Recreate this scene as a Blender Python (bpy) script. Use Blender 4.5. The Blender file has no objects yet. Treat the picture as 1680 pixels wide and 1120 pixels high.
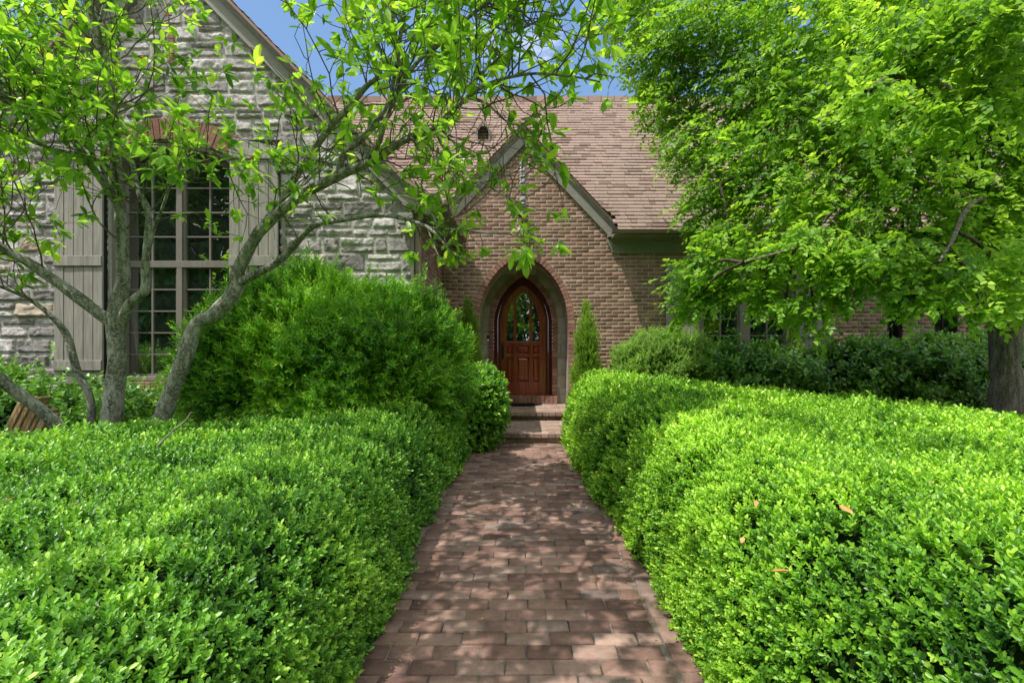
import bpy, math, random
import numpy as np
from mathutils import Vector, Matrix
rng = np.random.default_rng(7); random.seed(7)
S = bpy.context.scene; COL = S.collection
F = 800.0; CX = 858.0; HY = 565.0; CH = 1.42
def P(x, y, Y): return np.array([(x-CX)*Y/F, Y, CH-(y-HY)*Y/F])

# ------------------------------------------------------------------ objects
def tag(o, label=None, cat=None, group=None, kind=None):
    if label: o['label'] = label
    if cat: o['category'] = cat
    if group: o['group'] = group
    if kind: o['kind'] = kind
    return o
def thing(name, label, cat, loc=(0,0,0), group=None):
    o = bpy.data.objects.new(name, None); COL.objects.link(o); o.location = loc
    o.empty_display_size = .1
    return tag(o, label, cat, group)
def link(name, me, parent=None, mat=None):
    o = bpy.data.objects.new(name, me); COL.objects.link(o)
    if mat: me.materials.clear(); me.materials.append(mat)
    if parent is not None:
        o.parent = parent
        L = Vector((0,0,0)); q = parent
        while q is not None: L += q.location; q = q.parent
        o.location = -L
    return o
def mesh_np(name, V, Q, mat, parent=None, attr=None, smooth=False, attrs=None):
    """V (n,3) ; Q (m,k) faces of k corners ; attr (m,) per-face value"""
    V = np.asarray(V, np.float32); Q = np.asarray(Q, np.int32)
    me = bpy.data.meshes.new(name)
    m, k = Q.shape
    me.vertices.add(len(V)); me.vertices.foreach_set('co', V.ravel())
    me.loops.add(m*k); me.loops.foreach_set('vertex_index', Q.ravel())
    me.polygons.add(m); me.polygons.foreach_set('loop_start', np.arange(m, dtype=np.int32)*k)
    try: me.polygons.foreach_set('loop_total', np.full(m, k, np.int32))
    except Exception: pass
    if smooth: me.polygons.foreach_set('use_smooth', np.ones(m, bool))
    me.update(calc_edges=True)
    if attr is not None:
        a = me.attributes.new('tint', 'FLOAT', 'FACE'); a.data.foreach_set('value', np.asarray(attr, np.float32))
    return link(name, me, parent, mat)

class MB:
    """collects quads/tris, builds one mesh"""
    def __init__(s): s.V=[]; s.Fc=[]; s.T=[]; s.n=0
    def add(s, V, Fc, t=None):
        V = np.asarray(V, float); t = rng.random() if t is None else t
        s.V.append(V)
        for f in Fc: s.Fc.append([i+s.n for i in f]); s.T.append(t)
        s.n += len(V)
    def box(s, a, b, t=None):
        x0,y0,z0 = a; x1,y1,z1 = b
        s.add([(x0,y0,z0),(x1,y0,z0),(x1,y1,z0),(x0,y1,z0),(x0,y0,z1),(x1,y0,z1),(x1,y1,z1),(x0,y1,z1)],
              [(0,3,2,1),(4,5,6,7),(0,1,5,4),(1,2,6,5),(2,3,7,6),(3,0,4,7)], t)
    def prism(s, poly, y0, y1, t=None):
        """poly in (x,z) extruded in Y"""
        n = len(poly)
        V = [(x,y0,z) for x,z in poly]+[(x,y1,z) for x,z in poly]
        Fc = [list(range(n)), list(range(2*n-1,n-1,-1))]+[[i,i+n,(i+1)%n+n,(i+1)%n] for i in range(n)]
        s.add(V, Fc, t)
    def sweep(s, prof, p0, p1, t=None):
        """profile points given as 3-vectors offsets, swept straight from p0 to p1"""
        n=len(prof); p0=np.array(p0); p1=np.array(p1); prof=np.array(prof)
        V=np.vstack([prof+p0, prof+p1])
        Fc=[list(range(n)), list(range(2*n-1,n-1,-1))]+[[i,i+n,(i+1)%n+n,(i+1)%n] for i in range(n)]
        s.add(V,Fc,t)
    def lathe(s, prof, c, n=20, t=None):
        c=np.array(c); V=[]
        for r,z in prof:
            for i in range(n):
                a=2*math.pi*i/n; V.append(c+np.array([r*math.cos(a),r*math.sin(a),z]))
        Fc=[]
        for j in range(len(prof)-1):
            for i in range(n):
                Fc.append([j*n+i, j*n+(i+1)%n, (j+1)*n+(i+1)%n, (j+1)*n+i])
        s.add(V,Fc,t)
    def build(s, name, mat, parent=None, smooth=False, bevel=0):
        me = bpy.data.meshes.new(name)
        me.from_pydata([tuple(v) for v in np.vstack(s.V)], [], s.Fc)
        a = me.attributes.new('tint','FLOAT','FACE'); a.data.foreach_set('value', np.array(s.T, np.float32))
        if smooth: me.polygons.foreach_set('use_smooth', np.ones(len(me.polygons), bool))
        me.update()
        o = link(name, me, parent, mat)
        if bevel:
            m = o.modifiers.new('bevel','BEVEL'); m.width = bevel; m.segments = 2; m.limit_method='ANGLE'
        return o
def plate(name, loops, y0, y1, mat, parent=None, bevel=0.0):
    """flat shape with holes in the XZ plane, between depths y0<y1"""
    cu = bpy.data.curves.new(name, 'CURVE'); cu.dimensions='2D'; cu.fill_mode='BOTH'
    cu.extrude = max((y1-y0)/2-bevel, 1e-4); cu.bevel_depth = bevel; cu.bevel_resolution = 1
    cu.offset = -bevel
    for lp in loops:
        sp = cu.splines.new('POLY'); sp.points.add(len(lp)-1); sp.use_cyclic_u=True
        for p,(x,z) in zip(sp.points, lp): p.co=(x,z,0,1)
    tmp = bpy.data.objects.new('tmp', cu); COL.objects.link(tmp)
    dg = bpy.context.evaluated_depsgraph_get(); dg.update()
    me = bpy.data.meshes.new_from_object(tmp.evaluated_get(dg))
    bpy.data.objects.remove(tmp); bpy.data.curves.remove(cu)
    n=len(me.vertices); co=np.empty(n*3,np.float32); me.vertices.foreach_get('co',co); co=co.reshape(-1,3)
    co=np.stack([co[:,0], (y0+y1)/2-co[:,2], co[:,1]],1); me.vertices.foreach_set('co',co.ravel()); me.update()
    me.name=name
    return link(name, me, parent, mat)

# ------------------------------------------------------------------ materials
def new_mat(name):
    m = bpy.data.materials.new(name); m.use_nodes=True; nt=m.node_tree; nt.nodes.clear()
    out=nt.nodes.new('ShaderNodeOutputMaterial'); return m,nt,out
def N(nt, t, **kw):
    n=nt.nodes.new(t)
    for k,v in kw.items():
        if k.startswith('_'): setattr(n,k[1:],v)
        else: n.inputs[k].default_value=v
    return n
def ramp(nt, fac, stops):
    r=nt.nodes.new('ShaderNodeValToRGB'); e=r.color_ramp.elements
    while len(e)<len(stops): e.new(.5)
    for x,(p,c) in zip(e,stops): x.position=p; x.color=(*c,1) if len(c)==3 else c
    nt.links.new(fac, r.inputs[0]); return r.outputs[0]
def tint(nt):
    a=nt.nodes.new('ShaderNodeAttribute'); a.attribute_name='tint'; return a.outputs['Fac']
def coords(nt, scale=(1,1,1), kind='Object'):
    c=nt.nodes.new('ShaderNodeNewGeometry') if kind=='Pos' else nt.nodes.new('ShaderNodeTexCoord')
    m=nt.nodes.new('ShaderNodeMapping'); m.inputs['Scale'].default_value=scale
    nt.links.new(c.outputs['Position' if kind=='Pos' else kind], m.inputs[0]); return m.outputs[0]
def noise(nt, vec, scale, detail=4, rough=.6):
    n=N(nt,'ShaderNodeTexNoise',Scale=scale,Detail=detail,Roughness=rough); nt.links.new(vec,n.inputs['Vector']); return n.outputs['Fac']
def mix(nt, fac, a, b, mode='MIX'):
    m=nt.nodes.new('ShaderNodeMix'); m.data_type='RGBA'; m.blend_type=mode
    for sck,v in ((m.inputs[0],fac),(m.inputs[6],a),(m.inputs[7],b)):
        if hasattr(v,'links') or isinstance(v,bpy.types.NodeSocket): nt.links.new(v,sck)
        elif isinstance(v,(int,float)): sck.default_value=v
        else: sck.default_value=(*v,1)
    return m.outputs[2]
def bump(nt, h, strength=.5, dist=.01, normal=None):
    b=N(nt,'ShaderNodeBump',Strength=strength,Distance=dist); nt.links.new(h,b.inputs['Height'])
    if normal is not None: nt.links.new(normal,b.inputs['Normal'])
    return b.outputs[0]
def principled(nt,out,color,rough=.8,normal=None,spec=.4,metal=0):
    p=N(nt,'ShaderNodeBsdfPrincipled',Metallic=metal); p.inputs['Specular IOR Level'].default_value=spec
    for k,v in (('Base Color',color),('Roughness',rough)):
        if isinstance(v,bpy.types.NodeSocket): nt.links.new(v,p.inputs[k])
        elif isinstance(v,(int,float)): p.inputs[k].default_value=v
        else: p.inputs[k].default_value=(*v,1)
    if normal is not None: nt.links.new(normal,p.inputs['Normal'])
    nt.links.new(p.outputs[0],out.inputs[0]); return p

def leaf_mat(name, stops, trans, rough=.42, tw=.4, spec=.45, hue_noise=.35):
    m,nt,out=new_mat(name)
    t=tint(nt); v=coords(nt,kind='Pos')
    nz=noise(nt,v,1.3,2)
    a=nt.nodes.new('ShaderNodeMath'); a.operation='MULTIPLY_ADD'; a.inputs[1].default_value=hue_noise*2; a.inputs[2].default_value=-hue_noise
    nt.links.new(nz,a.inputs[0]); b=nt.nodes.new('ShaderNodeMath'); b.operation='ADD'; nt.links.new(t,b.inputs[0]); nt.links.new(a.outputs[0],b.inputs[1])
    c=ramp(nt,b.outputs[0],stops)
    p=N(nt,'ShaderNodeBsdfPrincipled',Roughness=rough); p.inputs['Specular IOR Level'].default_value=spec
    nt.links.new(c,p.inputs['Base Color'])
    tr=nt.nodes.new('ShaderNodeBsdfTranslucent'); tc=mix(nt,1.0,c,trans,'MULTIPLY'); nt.links.new(tc,tr.inputs[0])
    mx=nt.nodes.new('ShaderNodeMixShader'); mx.inputs[0].default_value=tw
    nt.links.new(p.outputs[0],mx.inputs[1]); nt.links.new(tr.outputs[0],mx.inputs[2]); nt.links.new(mx.outputs[0],out.inputs[0])
    return m
M={}
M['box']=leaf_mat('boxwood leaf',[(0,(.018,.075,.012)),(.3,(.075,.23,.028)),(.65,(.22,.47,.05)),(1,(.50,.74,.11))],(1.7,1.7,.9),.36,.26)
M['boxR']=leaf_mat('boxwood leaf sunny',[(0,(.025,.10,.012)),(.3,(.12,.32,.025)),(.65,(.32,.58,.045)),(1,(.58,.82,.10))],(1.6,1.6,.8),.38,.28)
M['yew']=leaf_mat('yew needle',[(0,(.03,.12,.014)),(.35,(.16,.40,.03)),(.75,(.37,.66,.05)),(1,(.55,.80,.08))],(1.4,1.5,.8),.45,.3)
M['cyp']=leaf_mat('cypress spray',[(0,(.08,.17,.02)),(.5,(.24,.42,.04)),(1,(.50,.70,.07))],(1.4,1.4,.8),.55,.3)
M['mag']=leaf_mat('magnolia leaf',[(0,(.08,.20,.03)),(.45,(.22,.44,.05)),(.8,(.38,.60,.08)),(1,(.55,.72,.13))],(1.9,1.8,.8),.36,.5,.45)
M['birch']=leaf_mat('birch leaf',[(0,(.05,.14,.022)),(.45,(.21,.40,.05)),(.8,(.38,.58,.08)),(1,(.55,.72,.13))],(1.8,1.7,.7),.45,.5,.3)
M['shrub']=leaf_mat('shrub leaf',[(0,(.05,.14,.025)),(.5,(.15,.33,.05)),(1,(.30,.52,.09))],(1.5,1.6,.8),.35,.3,.5)
M['jun']=leaf_mat('juniper leaf',[(0,(.09,.20,.03)),(.5,(.24,.42,.06)),(1,(.40,.60,.10))],(1.4,1.5,.8),.5,.3)
M['far']=leaf_mat('distant leaf',[(0,(.03,.09,.015)),(.5,(.07,.17,.02)),(1,(.14,.28,.03))],(1.5,1.6,.8),.5,.35)
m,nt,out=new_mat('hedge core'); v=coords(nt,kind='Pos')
principled(nt,out,ramp(nt,noise(nt,v,30),[(.3,(.004,.010,.003)),(.7,(.02,.045,.008))]),.9,spec=.1); M['core']=m  # near-black green: shade between the leaves is put into this colour
m,nt,out=new_mat('dry leaf'); v=coords(nt,kind='Pos')
principled(nt,out,ramp(nt,noise(nt,v,60),[(.3,(.45,.13,.03)),(.7,(.75,.38,.16))]),.6); M['dry']=m
m,nt,out=new_mat('petal tuft'); principled(nt,out,(.55,.12,.02),.6); M['tuft']=m

def bark(name, c0,c1,c2, sc=14, stretch=.35, bd=.02):
    m,nt,out=new_mat(name); v=coords(nt,(1,1,stretch),'Pos'); v2=coords(nt,kind='Pos')
    n1=noise(nt,v,sc,6,.7); n2=noise(nt,v2,sc*3,4,.7)
    c=ramp(nt,n1,[(.32,c0),(.5,c1),(.62,c2)])
    c=mix(nt,ramp(nt,n2,[(.50,(0,0,0)),(.60,(.85,.85,.85))]),c,c2)
    principled(nt,out,c,.85,bump(nt,n2,.8,.012,bump(nt,n1,.9,bd)),.2); return m
M['magbark']=bark('magnolia bark',(.055,.06,.045),(.19,.195,.15),(.46,.46,.40),16)
M['birchbark']=bark('birch bark',(.05,.042,.034),(.20,.17,.14),(.40,.355,.305),26,.14,.06)
M['stem']=bark('twig bark',(.03,.025,.015),(.07,.06,.04),(.13,.11,.08),20)
M['twigm']=bark('magnolia twig bark',(.06,.05,.035),(.14,.12,.085),(.26,.235,.18),20)
M['deadtwig']=bark('dead twig bark',(.22,.19,.14),(.36,.32,.25),(.5,.46,.38),30)

def brickmat(name, cols, grime=.35, sc=1.0, rough=.85):
    m,nt,out=new_mat(name); v=coords(nt,kind='Pos')
    c=ramp(nt,tint(nt),cols)
    n1=noise(nt,v,3.0*sc,5,.65); n2=noise(nt,v,70,4,.7); n3=noise(nt,v,14,4,.7)
    c=mix(nt,.55,c,ramp(nt,n3,[(.3,(.55,.5,.48)),(.7,(1.25,1.2,1.15))]),'MULTIPLY')
    c=mix(nt,grime,c,ramp(nt,n1,[(.3,(.45,.43,.42)),(.65,(1.1,1.1,1.1))]),'MULTIPLY')
    principled(nt,out,c,rough,bump(nt,n2,.7,.004,bump(nt,n3,.5,.008)),.25); return m
M['brick']=brickmat('red brown brick',[(0,(.25,.15,.115)),(.35,(.33,.20,.155)),(.7,(.37,.235,.185)),(.9,(.41,.275,.22)),(1,(.22,.15,.125))],.55)
M['archbrick']=brickmat('arch brick',[(0,(.28,.15,.115)),(.6,(.38,.215,.165)),(1,(.46,.28,.22))])
M['brickwing']=brickmat('window arch brick',[(0,(.22,.11,.08)),(.6,(.30,.16,.12)),(1,(.38,.23,.18))])
M['paver']=brickmat('paving brick',[(0,(.19,.115,.095)),(.3,(.28,.172,.138)),(.6,(.325,.208,.168)),(.9,(.38,.262,.215)),(1,(.24,.18,.16))],.75,.8,.8)
M['steps']=brickmat('sunlit step brick',[(0,(.30,.215,.175)),(.5,(.40,.29,.24)),(1,(.48,.37,.31))],.6,.8,.8)  # lighter than the paving brick: sunlight on the treads put into the colour
m,nt,out=new_mat('mortar'); v=coords(nt,kind='Pos'); n1=noise(nt,v,40,4)
principled(nt,out,ramp(nt,n1,[(.3,(.40,.34,.28)),(.7,(.62,.54,.45))]),.95,bump(nt,n1,.6,.004),.1); M['mortar']=m
m,nt,out=new_mat('paving joint'); v=coords(nt,kind='Pos'); n1=noise(nt,v,6,5); n2=noise(nt,v,80,3)
c=ramp(nt,n1,[(.35,(.06,.05,.04)),(.6,(.24,.20,.16))])
principled(nt,out,c,.95,bump(nt,n2,.5,.003),.1); M['joint']=m
m,nt,out=new_mat('rough limestone'); v=coords(nt,kind='Pos'); n1=noise(nt,v,9,6,.7); n2=noise(nt,v,45,5,.75); n3=noise(nt,v,2.2,3)
c=ramp(nt,tint(nt),[(0,(.27,.245,.245)),(.35,(.43,.395,.395)),(.65,(.56,.52,.52)),(.88,(.70,.66,.655)),(1,(.54,.43,.33))])
c=mix(nt,.7,c,ramp(nt,n1,[(.3,(.38,.38,.38)),(.62,(1.2,1.2,1.18))]),'MULTIPLY')
c=mix(nt,.5,c,ramp(nt,n2,[(.35,(.6,.6,.6)),(.6,(1.1,1.1,1.1))]),'MULTIPLY')
principled(nt,out,c,.9,bump(nt,n2,.9,.012,bump(nt,n1,.8,.03)),.2); M['stone']=m
m,nt,out=new_mat('stone mortar'); v=coords(nt,kind='Pos'); n1=noise(nt,v,30,4)
principled(nt,out,ramp(nt,n1,[(.3,(.33,.32,.30)),(.7,(.52,.50,.46))]),.95,bump(nt,n1,.8,.01),.1); M['smortar']=m
m,nt,out=new_mat('smooth entry stone'); v=coords(nt,kind='Pos'); n1=noise(nt,v,5,5,.7); n2=noise(nt,v,50,4,.7)
c=ramp(nt,tint(nt),[(0,(.34,.32,.275)),(1,(.50,.475,.42))]); c=mix(nt,.6,c,ramp(nt,n1,[(.3,(.6,.58,.52)),(.65,(1.15,1.12,1.08))]),'MULTIPLY')
principled(nt,out,c,.85,bump(nt,n2,.6,.006),.2); M['ashlar']=m
m,nt,out=new_mat('asphalt shingle'); v=coords(nt,kind='Pos'); n1=noise(nt,v,1.2,4); n2=noise(nt,v,160,3,.8); n3=noise(nt,v,(9),3)
c=ramp(nt,tint(nt),[(0,(.23,.155,.125)),(.3,(.38,.27,.23)),(.7,(.42,.305,.26)),(1,(.44,.33,.285))])
c=mix(nt,.5,c,ramp(nt,n2,[(.3,(.6,.6,.6)),(.7,(1.3,1.3,1.3))]),'MULTIPLY'); c=mix(nt,.4,c,ramp(nt,n1,[(.3,(.75,.75,.75)),(.7,(1.1,1.1,1.1))]),'MULTIPLY')
principled(nt,out,c,.95,bump(nt,n2,.5,.003),.15); M['shingle']=m
def paint(name,c,rough=.6,grain=.25,vert=True):
    m,nt,out=new_mat(name); v=coords(nt,(1,1,.08) if vert else (.15,.15,1),'Pos'); n1=noise(nt,v,30,5,.7); n2=noise(nt,coords(nt,kind='Pos'),2.5,4)
    cc=mix(nt,grain,c,ramp(nt,n1,[(.3,(.45,.45,.45)),(.7,(1.4,1.4,1.4))]),'MULTIPLY')
    cc=mix(nt,.4,cc,ramp(nt,n2,[(.3,(.65,.65,.65)),(.7,(1.15,1.15,1.15))]),'MULTIPLY')
    principled(nt,out,cc,rough,bump(nt,n1,.3,.004),.3); return m
M['shutter']=paint('weathered taupe wood',(.31,.29,.26),.75,.6)
M['shutterR']=paint('grey green painted wood',(.30,.30,.26),.6,.3)
M['trim']=paint('grey trim paint',(.27,.258,.225),.55,.25,False)
M['trimdark']=paint('brown grey frame paint',(.22,.195,.175),.5,.25)
M['frieze']=paint('olive green fascia paint',(.26,.27,.19),.5,.15,False)
M['gutter']=paint('brown metal gutter',(.30,.22,.185),.4,.1,False)
M['dark']=paint('near black wood',(.018,.014,.011),.5,.2)
m,nt,out=new_mat('mahogany'); v=coords(nt,(1,1,.06),'Pos'); n1=noise(nt,v,38,6,.65); n2=noise(nt,v,8,3)
c=ramp(nt,n1,[(.3,(.09,.016,.008)),(.5,(.23,.043,.017)),(.72,(.40,.10,.032))]); c=mix(nt,.5,c,ramp(nt,n2,[(.3,(.6,.55,.5)),(.7,(1.3,1.3,1.2))]),'MULTIPLY')
p=principled(nt,out,c,.28,bump(nt,n1,.15,.002),.5); p.inputs['Coat Weight'].default_value=.8; p.inputs['Coat Roughness'].default_value=.08; M['wood']=m
m,nt,out=new_mat('window glass'); 
g=N(nt,'ShaderNodeBsdfGlossy',Roughness=.015); g.inputs[0].default_value=(.95,.97,1,1)
d=N(nt,'ShaderNodeBsdfDiffuse'); d.inputs[0].default_value=(.012,.014,.013,1)
fr=N(nt,'ShaderNodeFresnel',IOR=1.5); ma=nt.nodes.new('ShaderNodeMath'); ma.operation='MULTIPLY_ADD'; ma.inputs[1].default_value=1.4; ma.inputs[2].default_value=.30; ma.use_clamp=True
nt.links.new(fr.outputs[0],ma.inputs[0]); mx=nt.nodes.new('ShaderNodeMixShader'); nt.links.new(ma.outputs[0],mx.inputs[0]); nt.links.new(d.outputs[0],mx.inputs[1]); nt.links.new(g.outputs[0],mx.inputs[2])
v=coords(nt,kind='Pos'); nb=bump(nt,noise(nt,v,3,2),.12,.02); nt.links.new(nb,g.inputs['Normal']); nt.links.new(mx.outputs[0],out.inputs[0]); M['glass']=m
m,nt,out=new_mat('black iron'); principled(nt,out,(.012,.011,.010),.45,None,.5); M['iron']=m
m,nt,out=new_mat('dark door frame wood'); v=coords(nt,(1,1,.06),'Pos'); n1=noise(nt,v,38,6,.65); principled(nt,out,ramp(nt,n1,[(.3,(.05,.013,.007)),(.7,(.16,.045,.018))]),.8,None,.08); M['woodf']=m
m,nt,out=new_mat('pale globe glass'); principled(nt,out,(.62,.60,.55),.3,None,.5); M['globe']=m
m,nt,out=new_mat('white plastic'); principled(nt,out,(.75,.75,.73),.4); M['white']=m
m,nt,out=new_mat('rubber mat'); v=coords(nt,kind='Pos'); n1=noise(nt,v,120,3); principled(nt,out,(.014,.014,.015),.9,bump(nt,n1,.8,.01),.1); M['mat']=m
m,nt,out=new_mat('split timber'); v=coords(nt,(1,1,1)); w=N(nt,'ShaderNodeTexWave',Scale=5.0,Distortion=5.0,Detail=4.0); w.bands_direction='X'
nt.links.new(v,w.inputs['Vector']); n1=noise(nt,coords(nt,(1,1,.08)),40,5)
c=ramp(nt,n1,[(.3,(.16,.10,.05)),(.5,(.42,.31,.16)),(.7,(.60,.47,.27))]); principled(nt,out,c,.8,bump(nt,n1,.9,.01),.2); M['timber']=m
m,nt,out=new_mat('soil mulch'); v=coords(nt,kind='Pos'); n1=noise(nt,v,25,6,.8); n2=noise(nt,v,.8,3)
c=ramp(nt,n1,[(.3,(.018,.012,.008)),(.6,(.07,.05,.035)),(.8,(.14,.105,.07))]); principled(nt,out,c,.95,bump(nt,n1,1,.03),.1); M['soil']=m
m,nt,out=new_mat('dark interior'); principled(nt,out,(.01,.01,.01),.9); M['inner']=m

# ------------------------------------------------------------------ leaves
def leaf_t(L=1., W=.5, fold=.25, curl=.0, kind='oval'):
    """template of one leaf along +X, upper side +Z"""
    if kind=='lo':
        V=np.array([(0,0,0),(.5*L,W/2,fold*W/2),(L,0,-curl*L),(.5*L,-W/2,fold*W/2)]); Fq=[(0,1,2,3)]
        return V,np.array(Fq)
    if kind=='oval':
        V=np.array([(0,0,0),(.3*L,W*.42,fold*W*.42),(.72*L,W*.46,fold*W*.46-curl*L*.5),(L,0,-curl*L),(.72*L,-W*.46,fold*W*.46-curl*L*.5),(.3*L,-W*.42,fold*W*.42)])
        return V,np.array([(0,3,2,1),(0,5,4,3)])
    xs=[0,.22,.5,.78,1.0]
    ws={'mag':[0,.34,.5,.40,0],'birch':[0,.48,.42,.18,0],'shr':[0,.42,.5,.30,0]}[kind]
    mid=[(x*L,0,-curl*L*x*x) for x in xs]; V=list(mid)
    for sgn in (1,-1):
        for i in (1,2,3): V.append((xs[i]*L, sgn*ws[i]*W, -curl*L*xs[i]**2+fold*ws[i]*W))
    # 0-4 mid, 5-7 left, 8-10 right
    Fq=[(0,1,5,5),(1,2,6,5),(2,3,7,6),(3,4,7,7),(0,8,1,1),(1,8,9,2),(2,9,10,3),(3,10,4,4)]
    return np.array(V,float),np.array(Fq)
def rot_to(axis_x, up):
    """matrices (n,3,3) whose X column = axis_x and Z close to up"""
    x=axis_x/np.linalg.norm(axis_x,axis=-1,keepdims=True)
    y=np.cross(up,x); y/= (np.linalg.norm(y,axis=-1,keepdims=True)+1e-9)
    z=np.cross(x,y); return np.stack([x,y,z],-1)
class Leaves:
    def __init__(s): s.V=[]; s.Q=[]; s.T=[]; s.n=0
    def put(s, tmpl, pos, ax, up, scale, tintv=None):
        V,Q=tmpl; n=len(pos)
        if n==0: return
        R=rot_to(ax,up)
        W=np.einsum('nij,mj->nmi',R,V)*np.asarray(scale).reshape(-1,1,1)+pos[:,None,:]
        QQ=(Q[None]+ (np.arange(n)*len(V))[:,None,None]+s.n).reshape(-1,4)
        s.V.append(W.reshape(-1,3)); s.Q.append(QQ); 
        t=rng.random(n) if tintv is None else tintv
        s.T.append(np.repeat(t,len(Q))); s.n+=n*len(V)
    def build(s,name,mat,parent=None):
        V=np.vstack(s.V); Q=np.vstack(s.Q); T=np.concatenate(s.T)
        # triangles stored as degenerate quads -> split
        deg=(Q[:,2]==Q[:,3])
        if deg.any():
            t1=Q[:,[0,1,2]]; t2=Q[~deg][:,[0,2,3]]
            Q2=np.vstack([t1,t2]); T2=np.concatenate([T,T[~deg]])
            return mesh_np(name,V,Q2,mat,parent,T2)
        return mesh_np(name,V,Q,mat,parent,T)
def nrm(a): return a/(np.linalg.norm(a,axis=-1,keepdims=True)+1e-9)
def rv(n): return nrm(rng.normal(size=(n,3)))
def sample_surface(V,Fq,dens,size_fn=None):
    """area weighted points; returns pos, normal"""
    a,b,c,d=[V[Fq[:,i]] for i in range(4)]
    T=np.concatenate([np.stack([a,b,c],1),np.stack([a,c,d],1)])
    cr=np.cross(T[:,1]-T[:,0],T[:,2]-T[:,0]); ar=np.linalg.norm(cr,axis=1)/2
    cen=T.mean(1); w=ar*(dens(cen) if callable(dens) else dens)
    n=int(w.sum()); 
    if n<=0: return np.zeros((0,3)),np.zeros((0,3))
    idx=rng.choice(len(T),n,p=w/w.sum()); u=rng.random((n,2)); fl=u.sum(1)>1; u[fl]=1-u[fl]
    p=T[idx,0]+u[:,:1]*(T[idx,1]-T[idx,0])+u[:,1:]*(T[idx,2]-T[idx,0])
    return p,nrm(cr[idx])
class SN:
    def __init__(s,k=10,f=1.,seed=0):
        r=np.random.default_rng(seed); s.K=nrm(r.normal(size=(k,3)))*f*r.uniform(.6,1.6,(k,1)); s.p=r.uniform(0,6.28,k)
    def __call__(s,P_): return np.sin(P_@s.K.T+s.p).mean(1)*1.8
SN1=SN(12,4.5,1); SN2=SN(12,14,2); SN3=SN(12,2.0,3)
def sprigs(LV, pos, dirs, size, nl, tmpl, ang=50, spread=.6, base_t=None, tipbright=.25):
    """each sprig: nl leaves spiralling around its direction"""
    n=len(pos); B=rot_to(dirs, rv(n))     # X = along stem
    for k in range(nl):
        f=k/(nl-1) if nl>1 else 1.
        phi=k*2.4+rng.uniform(-.4,.4,n)+0
        th=np.radians(ang*(1.15-.6*f)+rng.normal(0,9,n))
        loc=np.stack([np.cos(th),np.sin(th)*np.cos(phi),np.sin(th)*np.sin(phi)],1)
        ax=np.einsum('nij,nj->ni',B,loc)
        p=pos+dirs*(f*spread*size)[:,None]
        t=(base_t if base_t is not None else rng.random(n)*.6)+tipbright*f+rng.normal(0,.08,n)
        LV.put(tmpl,p,ax,dirs+1e-3*rv(n),size*rng.uniform(.8,1.15,n)*(1.05-.25*f)*.5,np.clip(t,0,1))

# heightfield hedge -----------------------------------------------------
def seg_sdf(px,py,poly):
    """signed distance inside>0"""
    n=len(poly); dmin=np.full(px.shape,1e9); inside=np.zeros(px.shape,bool)
    for i in range(n):
        x0,y0=poly[i]; x1,y1=poly[(i+1)%n]
        ex,ey=x1-x0,y1-y0; wx,wy=px-x0,py-y0
        t=np.clip((wx*ex+wy*ey)/(ex*ex+ey*ey),0,1); d=np.hypot(wx-ex*t,wy-ey*t); dmin=np.minimum(dmin,d)
        c=((y0>py)!=(y1>py))&(px<(x1-x0)*(py-y0)/(y1-y0+1e-12)+x0); inside^=c
    return np.where(inside,dmin,-dmin)
def smooth_poly(poly,it=2):
    for _ in range(it):
        q=[]
        for i in range(len(poly)):
            a=np.array(poly[i]); b=np.array(poly[(i+1)%len(poly)]); q+= [tuple(a*.75+b*.25),tuple(a*.25+b*.75)]
        poly=q
    return poly
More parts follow.
